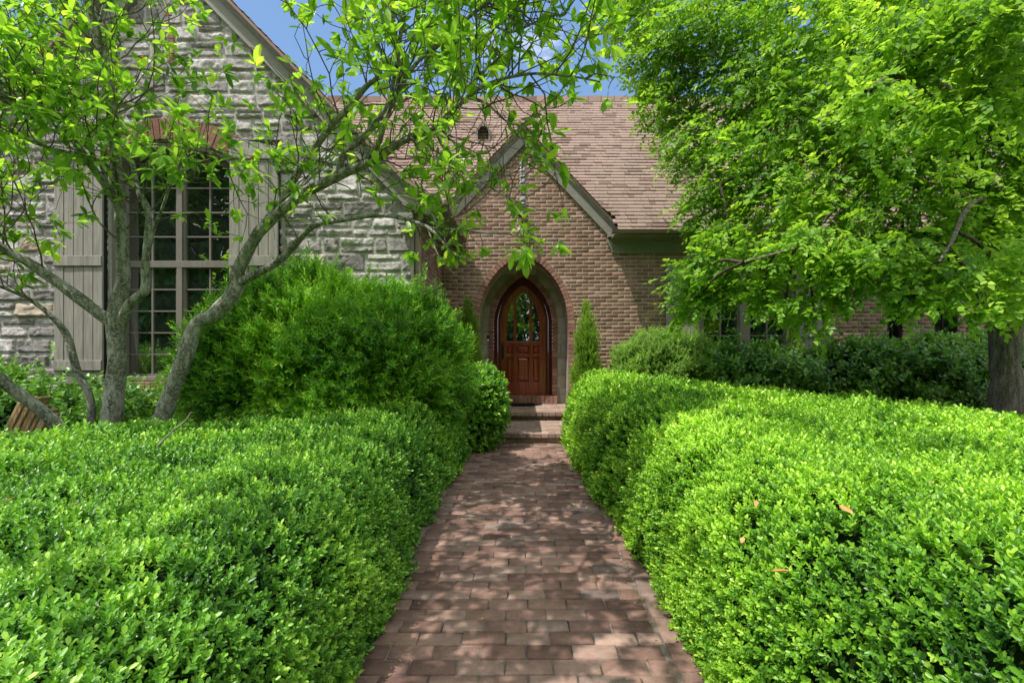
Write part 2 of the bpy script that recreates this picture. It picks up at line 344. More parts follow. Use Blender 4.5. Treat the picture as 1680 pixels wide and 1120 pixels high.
def hedge(name,label,poly,H,mat,r=.28,step=.05,near_size=.044,group=None,floor=0.,dens0=2300):
    poly=smooth_poly(poly); A=np.array(poly); x0,y0=A.min(0)-.05; x1,y1=A.max(0)+.05
    xs=np.arange(x0,x1,step); ys=np.arange(y0,y1,step); X,Y=np.meshgrid(xs,ys,indexing='ij')
    jit=.06*SN1(np.stack([X.ravel(),Y.ravel(),0*X.ravel()],1)).reshape(X.shape)
    d=seg_sdf(X,Y,poly)+jit
    q=np.clip(1-d/r,0,1); prof=(1-q**2.8)**(1/2.4)
    Hh=H(X,Y) if callable(H) else H+0*X
    Hh=Hh+.035*SN1(np.stack([X.ravel()*.7,Y.ravel()*.7,0*X.ravel()+5],1)).reshape(X.shape)+.055*SN3(np.stack([X.ravel(),Y.ravel(),0*X.ravel()+3],1)).reshape(X.shape)
    Z=np.where(d>0,Hh*prof,0)+floor
    V=np.stack([X,Y,Z],-1).reshape(-1,3); nx,ny=X.shape
    I=np.arange(nx*ny).reshape(nx,ny); Q=np.stack([I[:-1,:-1],I[1:,:-1],I[1:,1:],I[:-1,1:]],-1).reshape(-1,4)
    keep=(V[Q][:,:,2].max(1)>floor+.01); Q=Q[keep]
    t=thing(name,label,'hedge',(float(A[:,0].mean()),float(A[:,1].mean()),floor),group)
    Vc=V.copy(); 
    # pull the core inward
    e1=V[Q[:,1]]-V[Q[:,0]]; e2=V[Q[:,3]]-V[Q[:,0]]; fn=np.cross(e1,e2); vn=np.zeros_like(V)
    for k in range(4): np.add.at(vn,Q[:,k],fn)
    vn=nrm(vn); Vc=V-vn*.085; Vc[:,2]=np.maximum(Vc[:,2],floor-.02)
    mesh_np('shade_core',Vc,Q,M['core'],t,smooth=True)  # closed dark body under the leaves, stands in for inner shade
    def dens(c):
        dist=np.hypot(c[:,0],c[:,1]); s=np.clip(dist/2.8,1,1.7); return dens0/s**2*np.where(c[:,1]<.15,.25,1)
    p,n=sample_surface(V,Q,dens)
    dist=np.hypot(p[:,0],p[:,1]); s=np.clip(dist/2.8,1,1.7)
    p=p+n*(.033*SN2(p)+.02*SN1(p*1.7)+rng.normal(0,.014,len(p))-.035)[:,None]
    p=p+n*np.where(rng.random(len(p))<.04,rng.uniform(.01,.05,len(p)),0)[:,None]
    up=np.array([0,0,1.])
    dr=nrm(n*.75+up*.45+rv(len(p))*.42)
    LV=Leaves(); tm=leaf_t(1,.56,.3,.08,'oval')
    size=near_size*s*rng.uniform(.8,1.2,len(p))
    bt=np.clip(.32+.14*SN1(p*.8)+.15*SN2(p)+.12*SN2(p*2.3)+rng.normal(0,.13,len(p)),0,.8)
    sprigs(LV,p,dr,size,9,tm,52,1.0,bt,.28)
    LV.build('foliage',mat,t); return t

def blob(c,rx,ry,rz,amp=.1,nu=56,nv=36,e=1.0,seed=0,taper=0.,flat=0.):
    """rounded noisy body, c = base centre"""
    u=np.linspace(0,2*math.pi,nu,endpoint=False); v=np.linspace(0,1,nv)
    U,Vv=np.meshgrid(u,v,indexing='ij')
    ph=Vv*math.pi
    rad=np.sin(ph)**e; z=(1-np.cos(ph))/2*2
    X=np.cos(U)*rad; Y=np.sin(U)*rad; Z=z/2
    k=1-taper*Z
    Pp=np.stack([X*rx*k,Y*ry*k,Z*rz],-1).reshape(-1,3)
    nn=nrm(np.stack([X/rx,Y/ry,(Z-.5)*2/rz*1.0],-1).reshape(-1,3))
    w=Pp+np.array(c); Pp=w+nn*(amp*SN1(w*1.1+seed)+amp*.5*SN2(w*.6+seed))[:,None]
    I=np.arange(nu*nv).reshape(nu,nv)
    Q=np.stack([I,np.roll(I,-1,0)],-1); Q=np.stack([Q[:,:-1,0],Q[:,:-1,1],Q[:,1:,1],Q[:,1:,0]],-1).reshape(-1,4)
    return Pp,Q
def bush(name,label,cat,c,rx,ry,rz,mat,leaf,size,dens,nl=9,ang=50,amp=.08,taper=0.,e=.75,upb=.4,group=None,core=.86,depth=.05,spread=1.,seed=0,rnd=.4,stray=.05):
    V,Q=blob(c,rx,ry,rz,amp,e=e,taper=taper,seed=seed)
    t=thing(name,label,cat,tuple(c),group)
    cc=np.array(c)+np.array([0,0,rz*.48]); mesh_np('shade_core',(V-cc)*core+cc,Q,M['core'],t,smooth=True)  # dark filler body, painted shade behind the leaves
    p,n=sample_surface(V,Q,dens); 
    p=p+n*(rng.normal(0,depth*.5,len(p))-depth*.4+depth*.8*SN2(p))[:,None]
    st=rng.random(len(p))<.05; p[st]+=n[st]*rng.uniform(0,stray,(st.sum(),1))
    p=p[p[:,2]>c[2]+.01]; n=n[:0] if False else nrm((p-cc)/np.array([rx,ry,rz*.5])**2)
    dr=nrm(n+np.array([0,0,upb])+rv(len(p))*rnd)
    LV=Leaves(); bt=np.clip(.28+.2*SN1(p)+rng.normal(0,.13,len(p)),0,.8)
    sprigs(LV,p,dr,size*rng.uniform(.75,1.25,len(p)),nl,leaf,ang,spread,bt,.3)
    LV.build('foliage',mat,t); return t

# tubes -------------------------------------------------------------------
def crom(P_,R_,n=6):
    P_=np.array(P_,float); R_=np.array(R_,float)
    A=np.vstack([2*P_[0]-P_[1],P_,2*P_[-1]-P_[-2]]); out=[];rr=[]
    for i in range(1,len(A)-2):
        for k in range(n):
            t=k/n; a,b,c,d=A[i-1],A[i],A[i+1],A[i+2]
            out.append(.5*((2*b)+(-a+c)*t+(2*a-5*b+4*c-d)*t*t+(-a+3*b-3*c+d)*t**3)); rr.append(R_[i-1]*(1-t)+R_[i]*t)
    out.append(P_[-1]); rr.append(R_[-1]); return np.array(out),np.array(rr)
class Tubes:
    def __init__(s): s.V=[];s.Q=[];s.n=0
    def add(s,P_,R_,sides=8,lump=.0):
        P_=np.array(P_,float); R_=np.array(R_,float); n=len(P_)
        T=nrm(np.gradient(P_,axis=0)); a=np.cross(T[0],[.3,.9,.1]); a/=np.linalg.norm(a); fr=[]
        for i in range(n):
            a=a-T[i]*(a@T[i]); a/=np.linalg.norm(a)+1e-9; fr.append((a,np.cross(T[i],a)))
        ang=np.linspace(0,2*math.pi,sides,endpoint=False)
        V=np.array([[P_[i]+R_[i]*(math.cos(x)*fr[i][0]+math.sin(x)*fr[i][1]) for x in ang] for i in range(n)]).reshape(-1,3)
        if lump:
            C=np.repeat(P_,sides,0); dd=V-C; V=C+dd*(1+lump*SN2(V*1.6)+lump*.6*SN2(V*4))[:,None]
        I=np.arange(n*sides).reshape(n,sides); J=np.roll(I,-1,1)
        Q=np.stack([I[:-1],J[:-1],J[1:],I[1:]],-1).reshape(-1,4)
        s.V.append(V);s.Q.append(Q+s.n);s.n+=len(V)
    def build(s,name,mat,parent=None):
        return mesh_np(name,np.vstack(s.V),np.vstack(s.Q),mat,parent,smooth=True)
# ================================================================== THE GROUND
mb=MB(); 
xs=np.linspace(-60,60,61); ys=np.linspace(-45,90,61)
X,Y=np.meshgrid(xs,ys,indexing='ij'); V=np.stack([X,Y,0*X-.03],-1).reshape(-1,3); I=np.arange(61*61).reshape(61,61)
Q=np.stack([I[:-1,:-1],I[1:,:-1],I[1:,1:],I[:-1,1:]],-1).reshape(-1,4)
tag(mesh_np('ground',V,Q,M['soil']),kind='structure')

def brick_boxes(rows, place, jit=.0012, depth=.06, proud=.002):
    """rows: list of (u0,u1,w0,w1); place maps (u, n, w) -> xyz, n = outward"""
    r=np.array(rows); n=len(r)
    u0,u1,w0,w1=r.T
    o=rng.normal(0,proud,n); bev=.0035
    def pt(u,w,o_): return np.stack([u,o_,w],1)
    # front face inset by a small bevel, then the arris, then the back
    fr=[pt(u0+bev,w0+bev,o),pt(u1-bev,w0+bev,o),pt(u1-bev,w1-bev,o),pt(u0+bev,w1-bev,o)]
    md=[pt(u0,w0,o-bev*1.2),pt(u1,w0,o-bev*1.2),pt(u1,w1,o-bev*1.2),pt(u0,w1,o-bev*1.2)]
    bk=[pt(u0,w0,o-depth),pt(u1,w0,o-depth),pt(u1,w1,o-depth),pt(u0,w1,o-depth)]
    V=np.stack(fr+md+bk,1)   # n,12,3
    V[:,:8]+=rng.normal(0,jit,(n,8,3))
    V=V.reshape(-1,3); V=place(V)
    base=np.array([(0,1,2,3),(4,5,1,0),(5,6,2,1),(6,7,3,2),(7,4,0,3),(8,9,5,4),(9,10,6,5),(10,11,7,6),(11,8,4,7)])
    Q=(base[None]+(np.arange(n)*12)[:,None,None]).reshape(-1,4)
    return V,Q,np.repeat(rng.random(n),9)
def courses(z0,z1,inter,course=.0677,blen=.2133,joint=.012,minw=.025):
    rows=[]; k=0; z=z0
    while z<z1-.02:
        w0,w1=z+joint,min(z+course,z1)
        for a,b in inter((w0+w1)/2):
            s=math.floor(a/blen)-1; off=(k%2)*blen/2+ .006*math.sin(k*1.7)
            x=s*blen+off
            while x<b:
                u0=max(x+joint/2,a); u1=min(x+blen-joint/2,b)
                if u1-u0>minw: rows.append((u0,u1,w0,w1))
                x+=blen
        z+=course; k+=1
    return rows
front=lambda yf: (lambda V: np.stack([V[:,0], yf-V[:,1], V[:,2]],1))      # faces the street
def sub(iv,a,b):
    out=[]
    for x0,x1 in iv:
        if b<=x0 or a>=x1: out.append((x0,x1)); continue
        if a>x0: out.append((x0,a))
        if b<x1: out.append((b,x1))
    return out

# ---- the brick walk, laid brick by brick
XL,XR=-.735,.665
rows=[]; k=0; y=-2.5
while y<7.04:
    off=(k%2)*.106+rng.normal(0,.004)
    x=XL-.2+off; 
    while x<XR:
        u0=max(x+.004,XL); u1=min(x+.208,XR)
        if u1-u0>.03: rows.append((u0,u1,y+.004,min(y+.100,7.045)))
        x+=.212
    y+=.1045; k+=1
for sx in (XL-.112,XR+.012):
    y=-2.5
    while y<7.0:
        rows.append((sx,sx+.1,y+.004,y+.205)); y+=.21
def place_walk(V):
    u,o,w=V.T; lump=.004*SN1(np.stack([u*.6,w*.6,0*u],1)); return np.stack([u+.006*np.sin(w*1.3),w,o+lump],1)
V,Q,T=brick_boxes(rows,place_walk,.0012,.05,.0022)
tag(mesh_np('path',V,Q,M['paver'],None,T),kind='structure')
mb=MB(); mb.box((-.90,-2.6,-.05),(.80,7.06,-.006)); tag(mb.build('path_bed',M['joint']),kind='structure')

# ---- steps
st=thing('brick_steps','two broad brick steps with rowlock nosings leading up to the arched entry','steps',(0,7.7,0))
def rowlock(x0,x1,yf,z0,z1,depth,name):
    n=round((x1-x0)/.108); w=(x1-x0)/n; V_=MB()
    for i in range(n):
        a=x0+i*w+.004; j=rng.normal(0,.0025,3)
        V_.box((a,yf+j[0],z0+.004),(a+w-.008,yf+depth,z1+j[1]*.6))
    return V_.build(name,M['steps'],st,bevel=.004)
def tread(x0,x1,y0,y1,z,name):
    rows=[];k=0;y=y0
    while y<y1-.03:
        x=x0-.2+(k%2)*.106
        while x<x1:
            u0=max(x+.004,x0);u1=min(x+.208,x1)
            if u1-u0>.03: rows.append((u0,u1,y+.004,min(y+.1,y1)))
            x+=.212
        y+=.1045;k+=1
    V,Q,T=brick_boxes(rows,lambda V: np.stack([V[:,0],V[:,2],z+V[:,1]],1),.001,.03,.0015)
    mesh_np(name,V,Q,M['steps'],st,attr=T)
mb=MB(); mb.box((-1.0,7.06,-.04),(1.0,9.6,.128)); mb.box((-1.1,8.33,.12),(1.1,9.6,.268)); mb.build('mortar_bed',M['mortar'],st)
rowlock(-1.0,1.0,7.0,.075,.142,.20,'nosing'); rowlock(-1.0,1.0,7.045,.0,.07,.05,'riser')
tread(-1.0,1.0,7.21,8.3,.14,'tread')
rowlock(-1.1,1.1,8.2,.215,.282,.20,'nosing'); rowlock(-1.1,1.1,8.29,.142,.208,.05,'riser')
tread(-.95,.95,8.41,9.4,.28,'tread')

# ================================================================== THE HOUSE
YW=8.7; YD=9.5
house=thing('brick_house','brown brick and limestone cottage house with steep gables and an arched front entry','house',(0,9,0))
aw,ah,azs=.825,1.435,1.55            # outer arch
dw,dh,dzs=.565,.88,1.85              # door frame
NO=(1.6,2.4); NI=(1.4,1.9)
def arch_half(z,w,h,zs,n=NO):
    if z<zs: return w
    q=(z-zs)/h
    return 0 if q>=1 else w*(1-q**n[1])**(1/n[0])
def arch_pts(w,h,zs,z0,n=NO,k=26):
    """outline from the right foot over the top to the left foot"""
    pts=[(w,z0)]
    for i in range(k+1):
        a=i/k*math.pi/2
        pts.append((w*max(math.cos(a),0)**(2/n[0]), zs+h*math.sin(a)**(2/n[1])))
    L=[(-x,z) for x,z in reversed(pts[:-1])]
    return pts+L
def ring(w,h,zs,z0,t,n,yf,yb,mat,name,step=.075,parent=None,gap=.009):
    A=np.array(arch_pts(w,h,zs,z0,n,60)); seg=np.hypot(*np.diff(A,axis=0).T); s=np.r_[0,np.cumsum(seg)]
    cnt=int(s[-1]/step); ds=s[-1]/cnt; mb=MB()
    tx=np.gradient(A[:,0],s+np.arange(len(s))*1e-9); tz=np.gradient(A[:,1],s+np.arange(len(s))*1e-9)
    def at(q):
        x=np.interp(q,s,A[:,0]); z=np.interp(q,s,A[:,1]); a=np.interp(q,s,tx); b=np.interp(q,s,tz); l=math.hypot(a,b)+1e-9
        return np.array([x,z]),np.array([b,-a])/l
    for i in range(cnt):
        p0,n0=at(i*ds+gap/2); p1,n1=at((i+1)*ds-gap/2); j=rng.normal(0,.003)
        mb.prism([tuple(p0),tuple(p0+n0*t),tuple(p1+n1*t),tuple(p1)][::-1],yf+j,yb)
    return mb.build(name,mat,parent,bevel=.003)
# roof helpers
GA=5.29; GS=1.05                      # entry gable apex height and slope
def gable_half(z): return (GA-.36-z)/GS
HW=[(3.17,4.80,.92,2.84),(6.50,6.78,.95,2.75),(7.34,7.78,.95,2.75)]     # openings in the front wall
def front_iv(z):
    if z<3.30: iv=[(-1.45,12.6)] if z<3.04 else [(-1.45,1.57)]
    else:
        h=min(1.60,gable_half(z)+.04); iv=[(-min(h,1.45),h)] if h>.03 else []
    t=.112
    ah_=arch_half(z,aw+t,ah+t,azs)
    if ah_>0 : iv=sub(iv,-ah_,ah_)
    for a,b,z0,z1 in HW:
        if z0<z<z1: iv=sub(iv,a,b)
    if 3.84<z<4.75: iv=sub(iv,-.062,.058)
    return iv
V,Q,T=brick_boxes(courses(0,4.95,front_iv),front(YW),.0011,.06,.0008)
mesh_np('brick_wall',V,Q,M['brick'],house,attr=T)
# mortar sheet behind the bricks, with the same openings
g=gable_half(3.3)+.03
out=[(-1.5,-.05),(12.6,-.05),(12.6,3.32),(1.72,3.32),(0,GA-.12),(-1.5,3.72)]
holes=[arch_pts(aw+.05,ah+.05,azs,-.02),]+[[(a,z0),(b,z0),(b,z1),(a,z1)] for a,b,z0,z1 in HW]
plate('mortar',[out]+holes,YW+.0045,YW+.2,M['mortar'],house)
ring(aw,ah,azs,.14,.108,NO,YW-.012,YW+.22,M['archbrick'],'arch_brick_ring',.074,house)
# recess: tunnel lining + stone back wall
tp=arch_pts(aw+.004,ah+.004,azs,.2,NO,40); mb=MB()
nb=9
for j in range(3):
    ya=YW+.225+j*.2; s=0
    for i in range(len(tp)-1):
        (x0,z0),(x1,z1)=tp[i],tp[i+1]
        L=math.hypot(x1-x0,z1-z0); mx_=(x0+x1)/2; mz=(z0+z1)/2
        nx,nz=(z1-z0)/(L+1e-9),-(x1-x0)/(L+1e-9)
        mb.add([(x0,ya,z0),(x1,ya,z1),(x1,ya+.198,z1),(x0,ya+.198,z0)],[(0,1,2,3)],(math.sin((i//4)*5.3+j*2.1)+1)/2)
mb.build('recess_lining',M['ashlar'],house)
# ashlar blocks on the back wall
rows=[];z=.28;k=0
while z<3.05:
    h=[.30,.24,.33,.27,.22][k%5]; x=-.95-rng.uniform(0,.3)
    while x<.95:
        L=rng.uniform(.28,.55)
        a,b=x+.004,x+L-.004
        for u0,u1 in sub([(a,b)],-arch_half(z+h/2,dw+.10,dh+.11,dzs,NI),arch_half(z+h/2,dw+.10,dh+.11,dzs,NI)) if arch_half(z+h/2,dw+.1,dh+.11,dzs,NI)>0 else [(a,b)]:
            if u1-u0>.02: rows.append((u0,u1,z+.004,z+h-.004))
        x+=L
    z+=h;k+=1
V,Q,T=brick_boxes(rows,front(YD-.02),.001,.05,.003); mesh_np('stone_surround',V,Q,M['ashlar'],house,attr=T)
plate('surround_backing',[[(-1.0,.1),(1.0,.1),(1.0,3.1),(-1.0,3.1)],arch_pts(dw+.02,dh+.02,dzs,.43,NI)],YD-.012,YD+.14,M['ashlar'],house)
ring(dw+.003,dh+.003,dzs,.434,.10,NI,YD-.045,YD+.10,M['archbrick'],'inner_brick_ring',.074,house)
sl=MB(); n=16
for i in range(n):
    a=-.665+i*1.33/n; sl.box((a+.004,YD-.14+rng.normal(0,.002),.284),(a+1.33/n-.004,YD+.02,.43))
sl.build('brick_sill',M['archbrick'],house,bevel=.003)

# ---- door
door=plate('door',[arch_pts(.45,.75,1.83,.44,NI),
    [(-.125,1.486),(.125,1.486),(.125,2.33),(0,2.46),(-.125,2.33)],
    [(.185,1.486),(.325,1.486),(.318,1.84),(.285,2.02),(.235,2.18),(.185,2.30)],
    [(-.185,1.486),(-.325,1.486),(-.318,1.84),(-.285,2.02),(-.235,2.18),(-.185,2.30)][::-1],
    ]+[[(a,z0),(b,z0),(b,z1),(a,z1)] for z0,z1 in ((1.235,1.40),(.68,1.175)) for a,b in ((-.125,.125),(.185,.325),(-.325,-.185))],
    YD+.06,YD+.105,M['wood'],house,.004)
for j in range(1):
    mbp=MB()
def raised(a,b,z0,z1,y=YD+.085):
    mb=MB(); i=.012; q=.05 if b-a>.2 else .04
    x=[(a+i,z0+i),(b-i,z0+i),(b-i,z1-i),(a+i,z1-i)]; w=[(a+q,z0+q),(b-q,z0+q),(b-q,z1-q),(a+q,z1-q)]
    V=[(p[0],y+.01,p[1]) for p in x]+[(p[0],y-.014,p[1]) for p in w]
    bk=[(a-.005,y+.012,z0-.005),(b+.005,y+.012,z0-.005),(b+.005,y+.012,z1+.005),(a-.005,y+.012,z1+.005)]
    mb.add(V+bk,[(0,1,5,4),(1,2,6,5),(2,3,7,6),(3,0,4,7),(4,5,6,7),(8,9,10,11)])
    o=mb.build('panel',M['wood'],door)
for z0,z1 in ((1.235,1.40),(.68,1.175)):
    for a,b in ((-.125,.125),(.185,.325),(-.325,-.185)): raised(a,b,z0,z1)
for lp in ([(-.13,1.48),(.13,1.48),(.13,2.335),(0,2.468),(-.13,2.335)],[(.18,1.48),(.33,1.48),(.323,1.84),(.29,2.025),(.24,2.185),(.18,2.31)],[(-.18,1.48),(-.33,1.48),(-.323,1.84),(-.29,2.025),(-.24,2.185),(-.18,2.31)][::-1]):
    plate('door_glass',[lp],YD+.082,YD+.088,M['glass'],door)
# leaded bars low in the side lights
mb=MB()
for x in (-.255,.255):
    mb.box((x-.03,YD+.074,1.50),(x-.024,YD+.081,1.95)); mb.box((x+.024,YD+.074,1.50),(x+.03,YD+.081,1.95)); mb.box((x-.062,YD+.072,1.60),(x+.062,YD+.08,1.606))
mb.box((-.1,YD+.072,1.60),(.1,YD+.08,1.606)); mb.build('leaded_bar',M['iron'],door)
mb=MB(); mb.box((-.155,YD+.045,.70),(-.151,YD+.06,2.30)); mb.box((.151,YD+.045,.70),(.155,YD+.06,2.30)); mb.box((-.33,YD+.044,1.448),(.33,YD+.06,1.468)); mb.build('stile_bead',M['wood'],door,bevel=.002)
mb=MB(); mb.box((-.42,YD+.03,1.14),(-.37,YD+.06,1.40)); mb.box((-.41,YD-.02,1.33),(-.38,YD+.06,1.355)); mb.box((-.41,YD-.02,1.17),(-.38,YD+.06,1.19)); mb.box((-.407,YD-.03,1.17),(-.383,YD-.005,1.355)); mb.lathe([(0,0),(.02,.0),(.02,.03),(0,.03)],(-.395,YD+.03,1.42))
mb.build('door_handle',M['iron'],door,bevel=.006)
for i,(w,hh,y0) in enumerate(((dw,dh,.0),(dw-.035,dh-.042,.018),(dw-.075,dh-.085,.036))):
    w2=[dw-.03,dw-.068,.448][i]; h2=[dh-.036,dh-.078,.748][i]; zs2=dzs if i<2 else 1.83
    lp=arch_pts(w,hh,dzs,.434,NI); li=arch_pts(w2,h2,zs2,.42,NI)
    plate('door_frame',[lp+li[::-1]],YD+y0-.01,YD+.12,M['woodf'],house,.004)
mb=MB(); mb.box((-.56,YD-.02,.425),(.56,YD+.12,.445)); mb.build('threshold',M['wood'],house)
db=MB(); db.box((-.70,YD-.06,1.47),(-.655,YD-.045,1.60)); o=db.build('doorbell',M['iron'],house,bevel=.004)
db=MB(); db.box((-.695,YD-.064,1.48),(-.66,YD-.06,1.53)); db.build('button',M['white'],o)

# stone slot, lantern on the gable
rows=[(-.06,.055,z,z+.10) for z in np.arange(3.86,4.70,.105)]
mb=MB()
for u0,u1,w0,w1 in rows:
    nu_,nw=5,5; us=np.linspace(u0,u1,nu_); ws=np.linspace(w0+.003,w1,nw); VV=[]
    for a in us:
        for b in ws:
            e=min(a-u0,u1-a,b-w0,w1-b); VV.append((a,YW-.012-(.02*rng.random() if e>.01 else -.012),b))
    FF=[(i*nw+j,(i+1)*nw+j,(i+1)*nw+j+1,i*nw+j+1) for i in range(nu_-1) for j in range(nw-1)]
    mb.add(VV,FF)
mb.build('stone_slot',M['stone'],house)
lan=thing('wall_lantern','small iron lantern with pale round globe hanging above the entry arch','lantern',(0,YW-.1,3.45))
mb=MB(); mb.box((-.05,YW-.03,3.72),(.05,YW-.006,3.82)); mb.box((-.012,YW-.15,3.77),(.012,YW-.02,3.79)); mb.build('bracket',M['iron'],lan)
mb=MB(); mb.lathe([(0,.14),(.05,.13),(.075,.06),(.082,.05),(.082,.035)],(0,YW-.14,3.64))
for i in range(6):
    a=i*math.pi/3; x=.07*math.cos(a); y=.07*math.sin(a); mb.box((x-.006,YW-.14+y-.006,3.54),(x+.006,YW-.14+y+.006,3.69))
mb.lathe([(.078,.0),(.078,.02),(0,.03)],(0,YW-.14,3.525)); mb.build('cage',M['iron'],lan)
mb=MB(); mb.lathe([(.095*math.sin(a),-.095*math.cos(a)) for a in np.linspace(0.01,math.pi-.01,12)],(0,YW-.14,3.43)); mb.build('globe',M['globe'],lan,smooth=True)

# ---- gable trims
def rake(ax,az,slope,halfs,yf,parent,tf=1.,name='bargeboard'):
    """ax apex x, az outer apex height; boards stepped down and proud of the wall"""
    for sgn,half in zip((-1,1),halfs):
        for nm,a,b,pr,mt in (('roof_edge',0,.05,.13*tf,M['shingle']),('crown_moulding',.05,.085,.105*tf,M['trim']),('crown_moulding',.085,.12,.08*tf,M['trim']),(name,.12,.34,.055*tf,M['trim'])):
            x1=ax+sgn*half; z1=az-slope*half
            P4=[(ax,az-a),(x1,z1-a),(x1,z1-b),(ax,az-b)]
            if sgn>0: P4=P4[::-1]
            mb=MB(); mb.prism(P4,yf-pr,yf+.02,.15 if nm=='roof_edge' else None); mb.build(nm,mt,parent,bevel=.003)
rake(0,GA,GS,(1.48,1.80),YW,house,.8)

# ---- shingle slopes
def shingles(name,O,U,Vd,nlen,slen,inside,parent,expo=.106,tab=.22,th=.014):
    """O corner at eave, U unit along the eave, Vd unit up the slope"""
    U=np.array(U,float);Vd=np.array(Vd,float);W=np.cross(U,Vd);O=np.array(O,float)
    Vs=[];Ts=[]; r=0; s=0
    while s<slen:
        x=-rng.uniform(0,tab)
        while x<nlen:
            w=tab*rng.choice([.45,.7,1.0,1.25]); a=max(x,0);b=min(x+w,nlen); x+=w
            if b-a<.02: continue
            if not inside((a+b)/2,s+expo/2): continue
            lo=th*(rng.choice([1.0,1.0,1.65])); e=s+expo+.012; g=.002
            p=[O+U*(a+g)+Vd*s+W*lo, O+U*(b-g)+Vd*s+W*lo, O+U*(b-g)+Vd*e+W*.003, O+U*(a+g)+Vd*e+W*.003, O+U*(a+g)+Vd*s-W*.004, O+U*(b-g)+Vd*s-W*.004]
            Vs.append(p); Ts.append(.3+rng.random()*.45+(.1 if lo==th else -.08) if rng.random()>.10 else .1)
        s+=expo; r+=1
    V=np.array(Vs).reshape(-1,3); n=len(Vs); base=np.array([(0,1,2,3),(4,5,1,0)]); Q=(base[None]+(np.arange(n)*6)[:,None,None]).reshape(-1,4)
    return mesh_np(name,V,Q,M['shingle'],parent,np.repeat(np.clip(Ts,0,1),2))
EY,EZ,PM=8.33,3.35,1.25
sl_=math.hypot(1,PM); Vm=(0,1/sl_,PM/sl_)
RY=11.35; slope_len=(RY-EY)*sl_
def main_in(u,s):
    x=-9+u; y=EY+s/sl_; z=EZ+(y-EY)*PM
    if z < GA-GS*abs(x)-.12 or (y<YW+.05 and x<1.5): return False
    if x<-1.0 and z < 6.68-1.02*abs(x+4.61)-.3: return False
    return True
shingles('roof',(-9,EY,EZ),(1,0,0),Vm,22,slope_len,main_in,house)
rz=EZ+(RY-EY)*PM-.03; zl=EZ+(9.0-EY)*PM-.03
mb=MB(); mb.add([(1.6,EY+.02,EZ-.03),(13,EY+.02,EZ-.03),(13,RY,rz),(1.6,RY,rz),(-9,9.0,zl),(1.6,9.0,zl),(-9,RY,rz),(13,2*RY-EY,EZ),(-9,2*RY-EY,EZ)],[(0,1,2,3),(4,5,3,6),(6,3,2,7,8)]); mb.build('roof_deck',M['inner'],house)
mb=MB(); 
for i in range(72): mb.box((-9+i*.3,RY-.10,EZ+(RY-EY)*PM-.1),(-9+i*.3+.31,RY+.10,EZ+(RY-EY)*PM+.022+.01*(i%2)))
mb.build('ridge_cap',M['shingle'],house)
# entry gable roof slopes
for sgn in (-1,1):
    L=math.hypot(1,GS); U=(0,1,0) ; 
    O=(sgn*1.84,YW-.13,GA-GS*1.84)
    Vd=(-sgn/L,0,GS/L)
    def ins(u,s,sgn=sgn):
        if sgn<0: y=YW-.13+1.75-u
        else: y=YW-.13+u
        x=1.84-s/L; z=GA-GS*x
        if sgn<0 and z<6.68-1.02*(4.61-x)-.0: return False
        return y<EY+(z-EZ)/PM+.06
    if sgn>0: shingles('roof',O,(0,1,0),Vd,1.75,1.84*L,ins,house)
    else: shingles('roof',(O[0],O[1]+1.75,O[2]),(0,-1,0),Vd,1.75,1.84*L,ins,house)
# cornice, gutter on the right
mb=MB(); mb.box((1.60,YW-.03,3.04),(12.6,YW+.03,3.235)); mb.box((1.575,YW-.07,3.235),(12.6,YW+.03,3.27)); mb.box((1.555,YW-.11,3.27),(12.6,YW+.03,3.30)); mb.build('cornice',M['frieze'],house,bevel=.004)
mb=MB(); mb.box((1.56,EY-.01,3.285),(12.6,YW,3.30)); mb.build('soffit',M['frieze'],house)
mb=MB(); mb.sweep([(0,0,0),(0,.10,0),(0,.10,.055),(0,.085,.055),(0,.085,.012),(0,.012,.012),(0,-.01,.055),(0,-.025,.055)][::-1],(1.50,EY-.11,3.305),(12.6,EY-.11,3.305)); mb.build('gutter',M['gutter'],house)
mb=MB(); mb.prism([(1.50,3.31),(1.86,3.31),(1.80,3.36),(1.50,3.38)],YW-.14,YW-.01); mb.prism([(1.50,3.24),(1.60,3.04),(1.60,3.3),(1.50,3.3)],YW-.05,YW-.008); mb.build('cornice_return',M['trim'],house,bevel=.003)
# roof vent
vt=P(794,236,10.35)
vent=thing('roof_vent','small round topped louvred vent on the brown shingle roof','vent',(float(vt[0]),10.33,float(vt[2])))
x,z=vt[0],vt[2]
pts=[(x+.14*math.cos(a),z+.17+.16*math.sin(a)) for a in np.linspace(0,math.pi,14)]
lp=[(x+.14,z-.02)]+pts+[(x-.14,z-.02)]; li=[(x+.11,z)]+[(x+(px_-x)*.8,z+(pz_-z)*.88) for px_,pz_ in pts]+[(x-.11,z)]
plate('hood',[lp,li[::-1]],10.15,10.6,M['trimdark'],vent)
mb=MB(); mb.box((x-.13,10.4,z-.02),(x+.13,10.42,z+.32)); mb.build('backing',M['inner'],vent)
mb=MB()
for i in range(5): mb.add([(x-.12,10.17,z+.01+i*.06),(x+.12,10.17,z+.01+i*.06),(x+.12,10.25,z+.05+i*.06),(x-.12,10.25,z+.05+i*.06)],[(0,1,2,3)])
mb.build('louvre',M['gutter'],vent)
# cable loop over the gutter
c=P(1096,372,8.25); tb=Tubes(); pp,rr=crom([c+[-.01,.25,.22],c+[.03,.15,.12],c+[.05,.08,.09],c+[.03,0,.0],c+[.0,-.04,-.06],c+[-.01,-.02,-.1]],[.008]*6); tb.add(pp,rr,6); tag(tb.build('cable',M['iron']),'short black cable hooked over the gutter at the roof edge','cable')

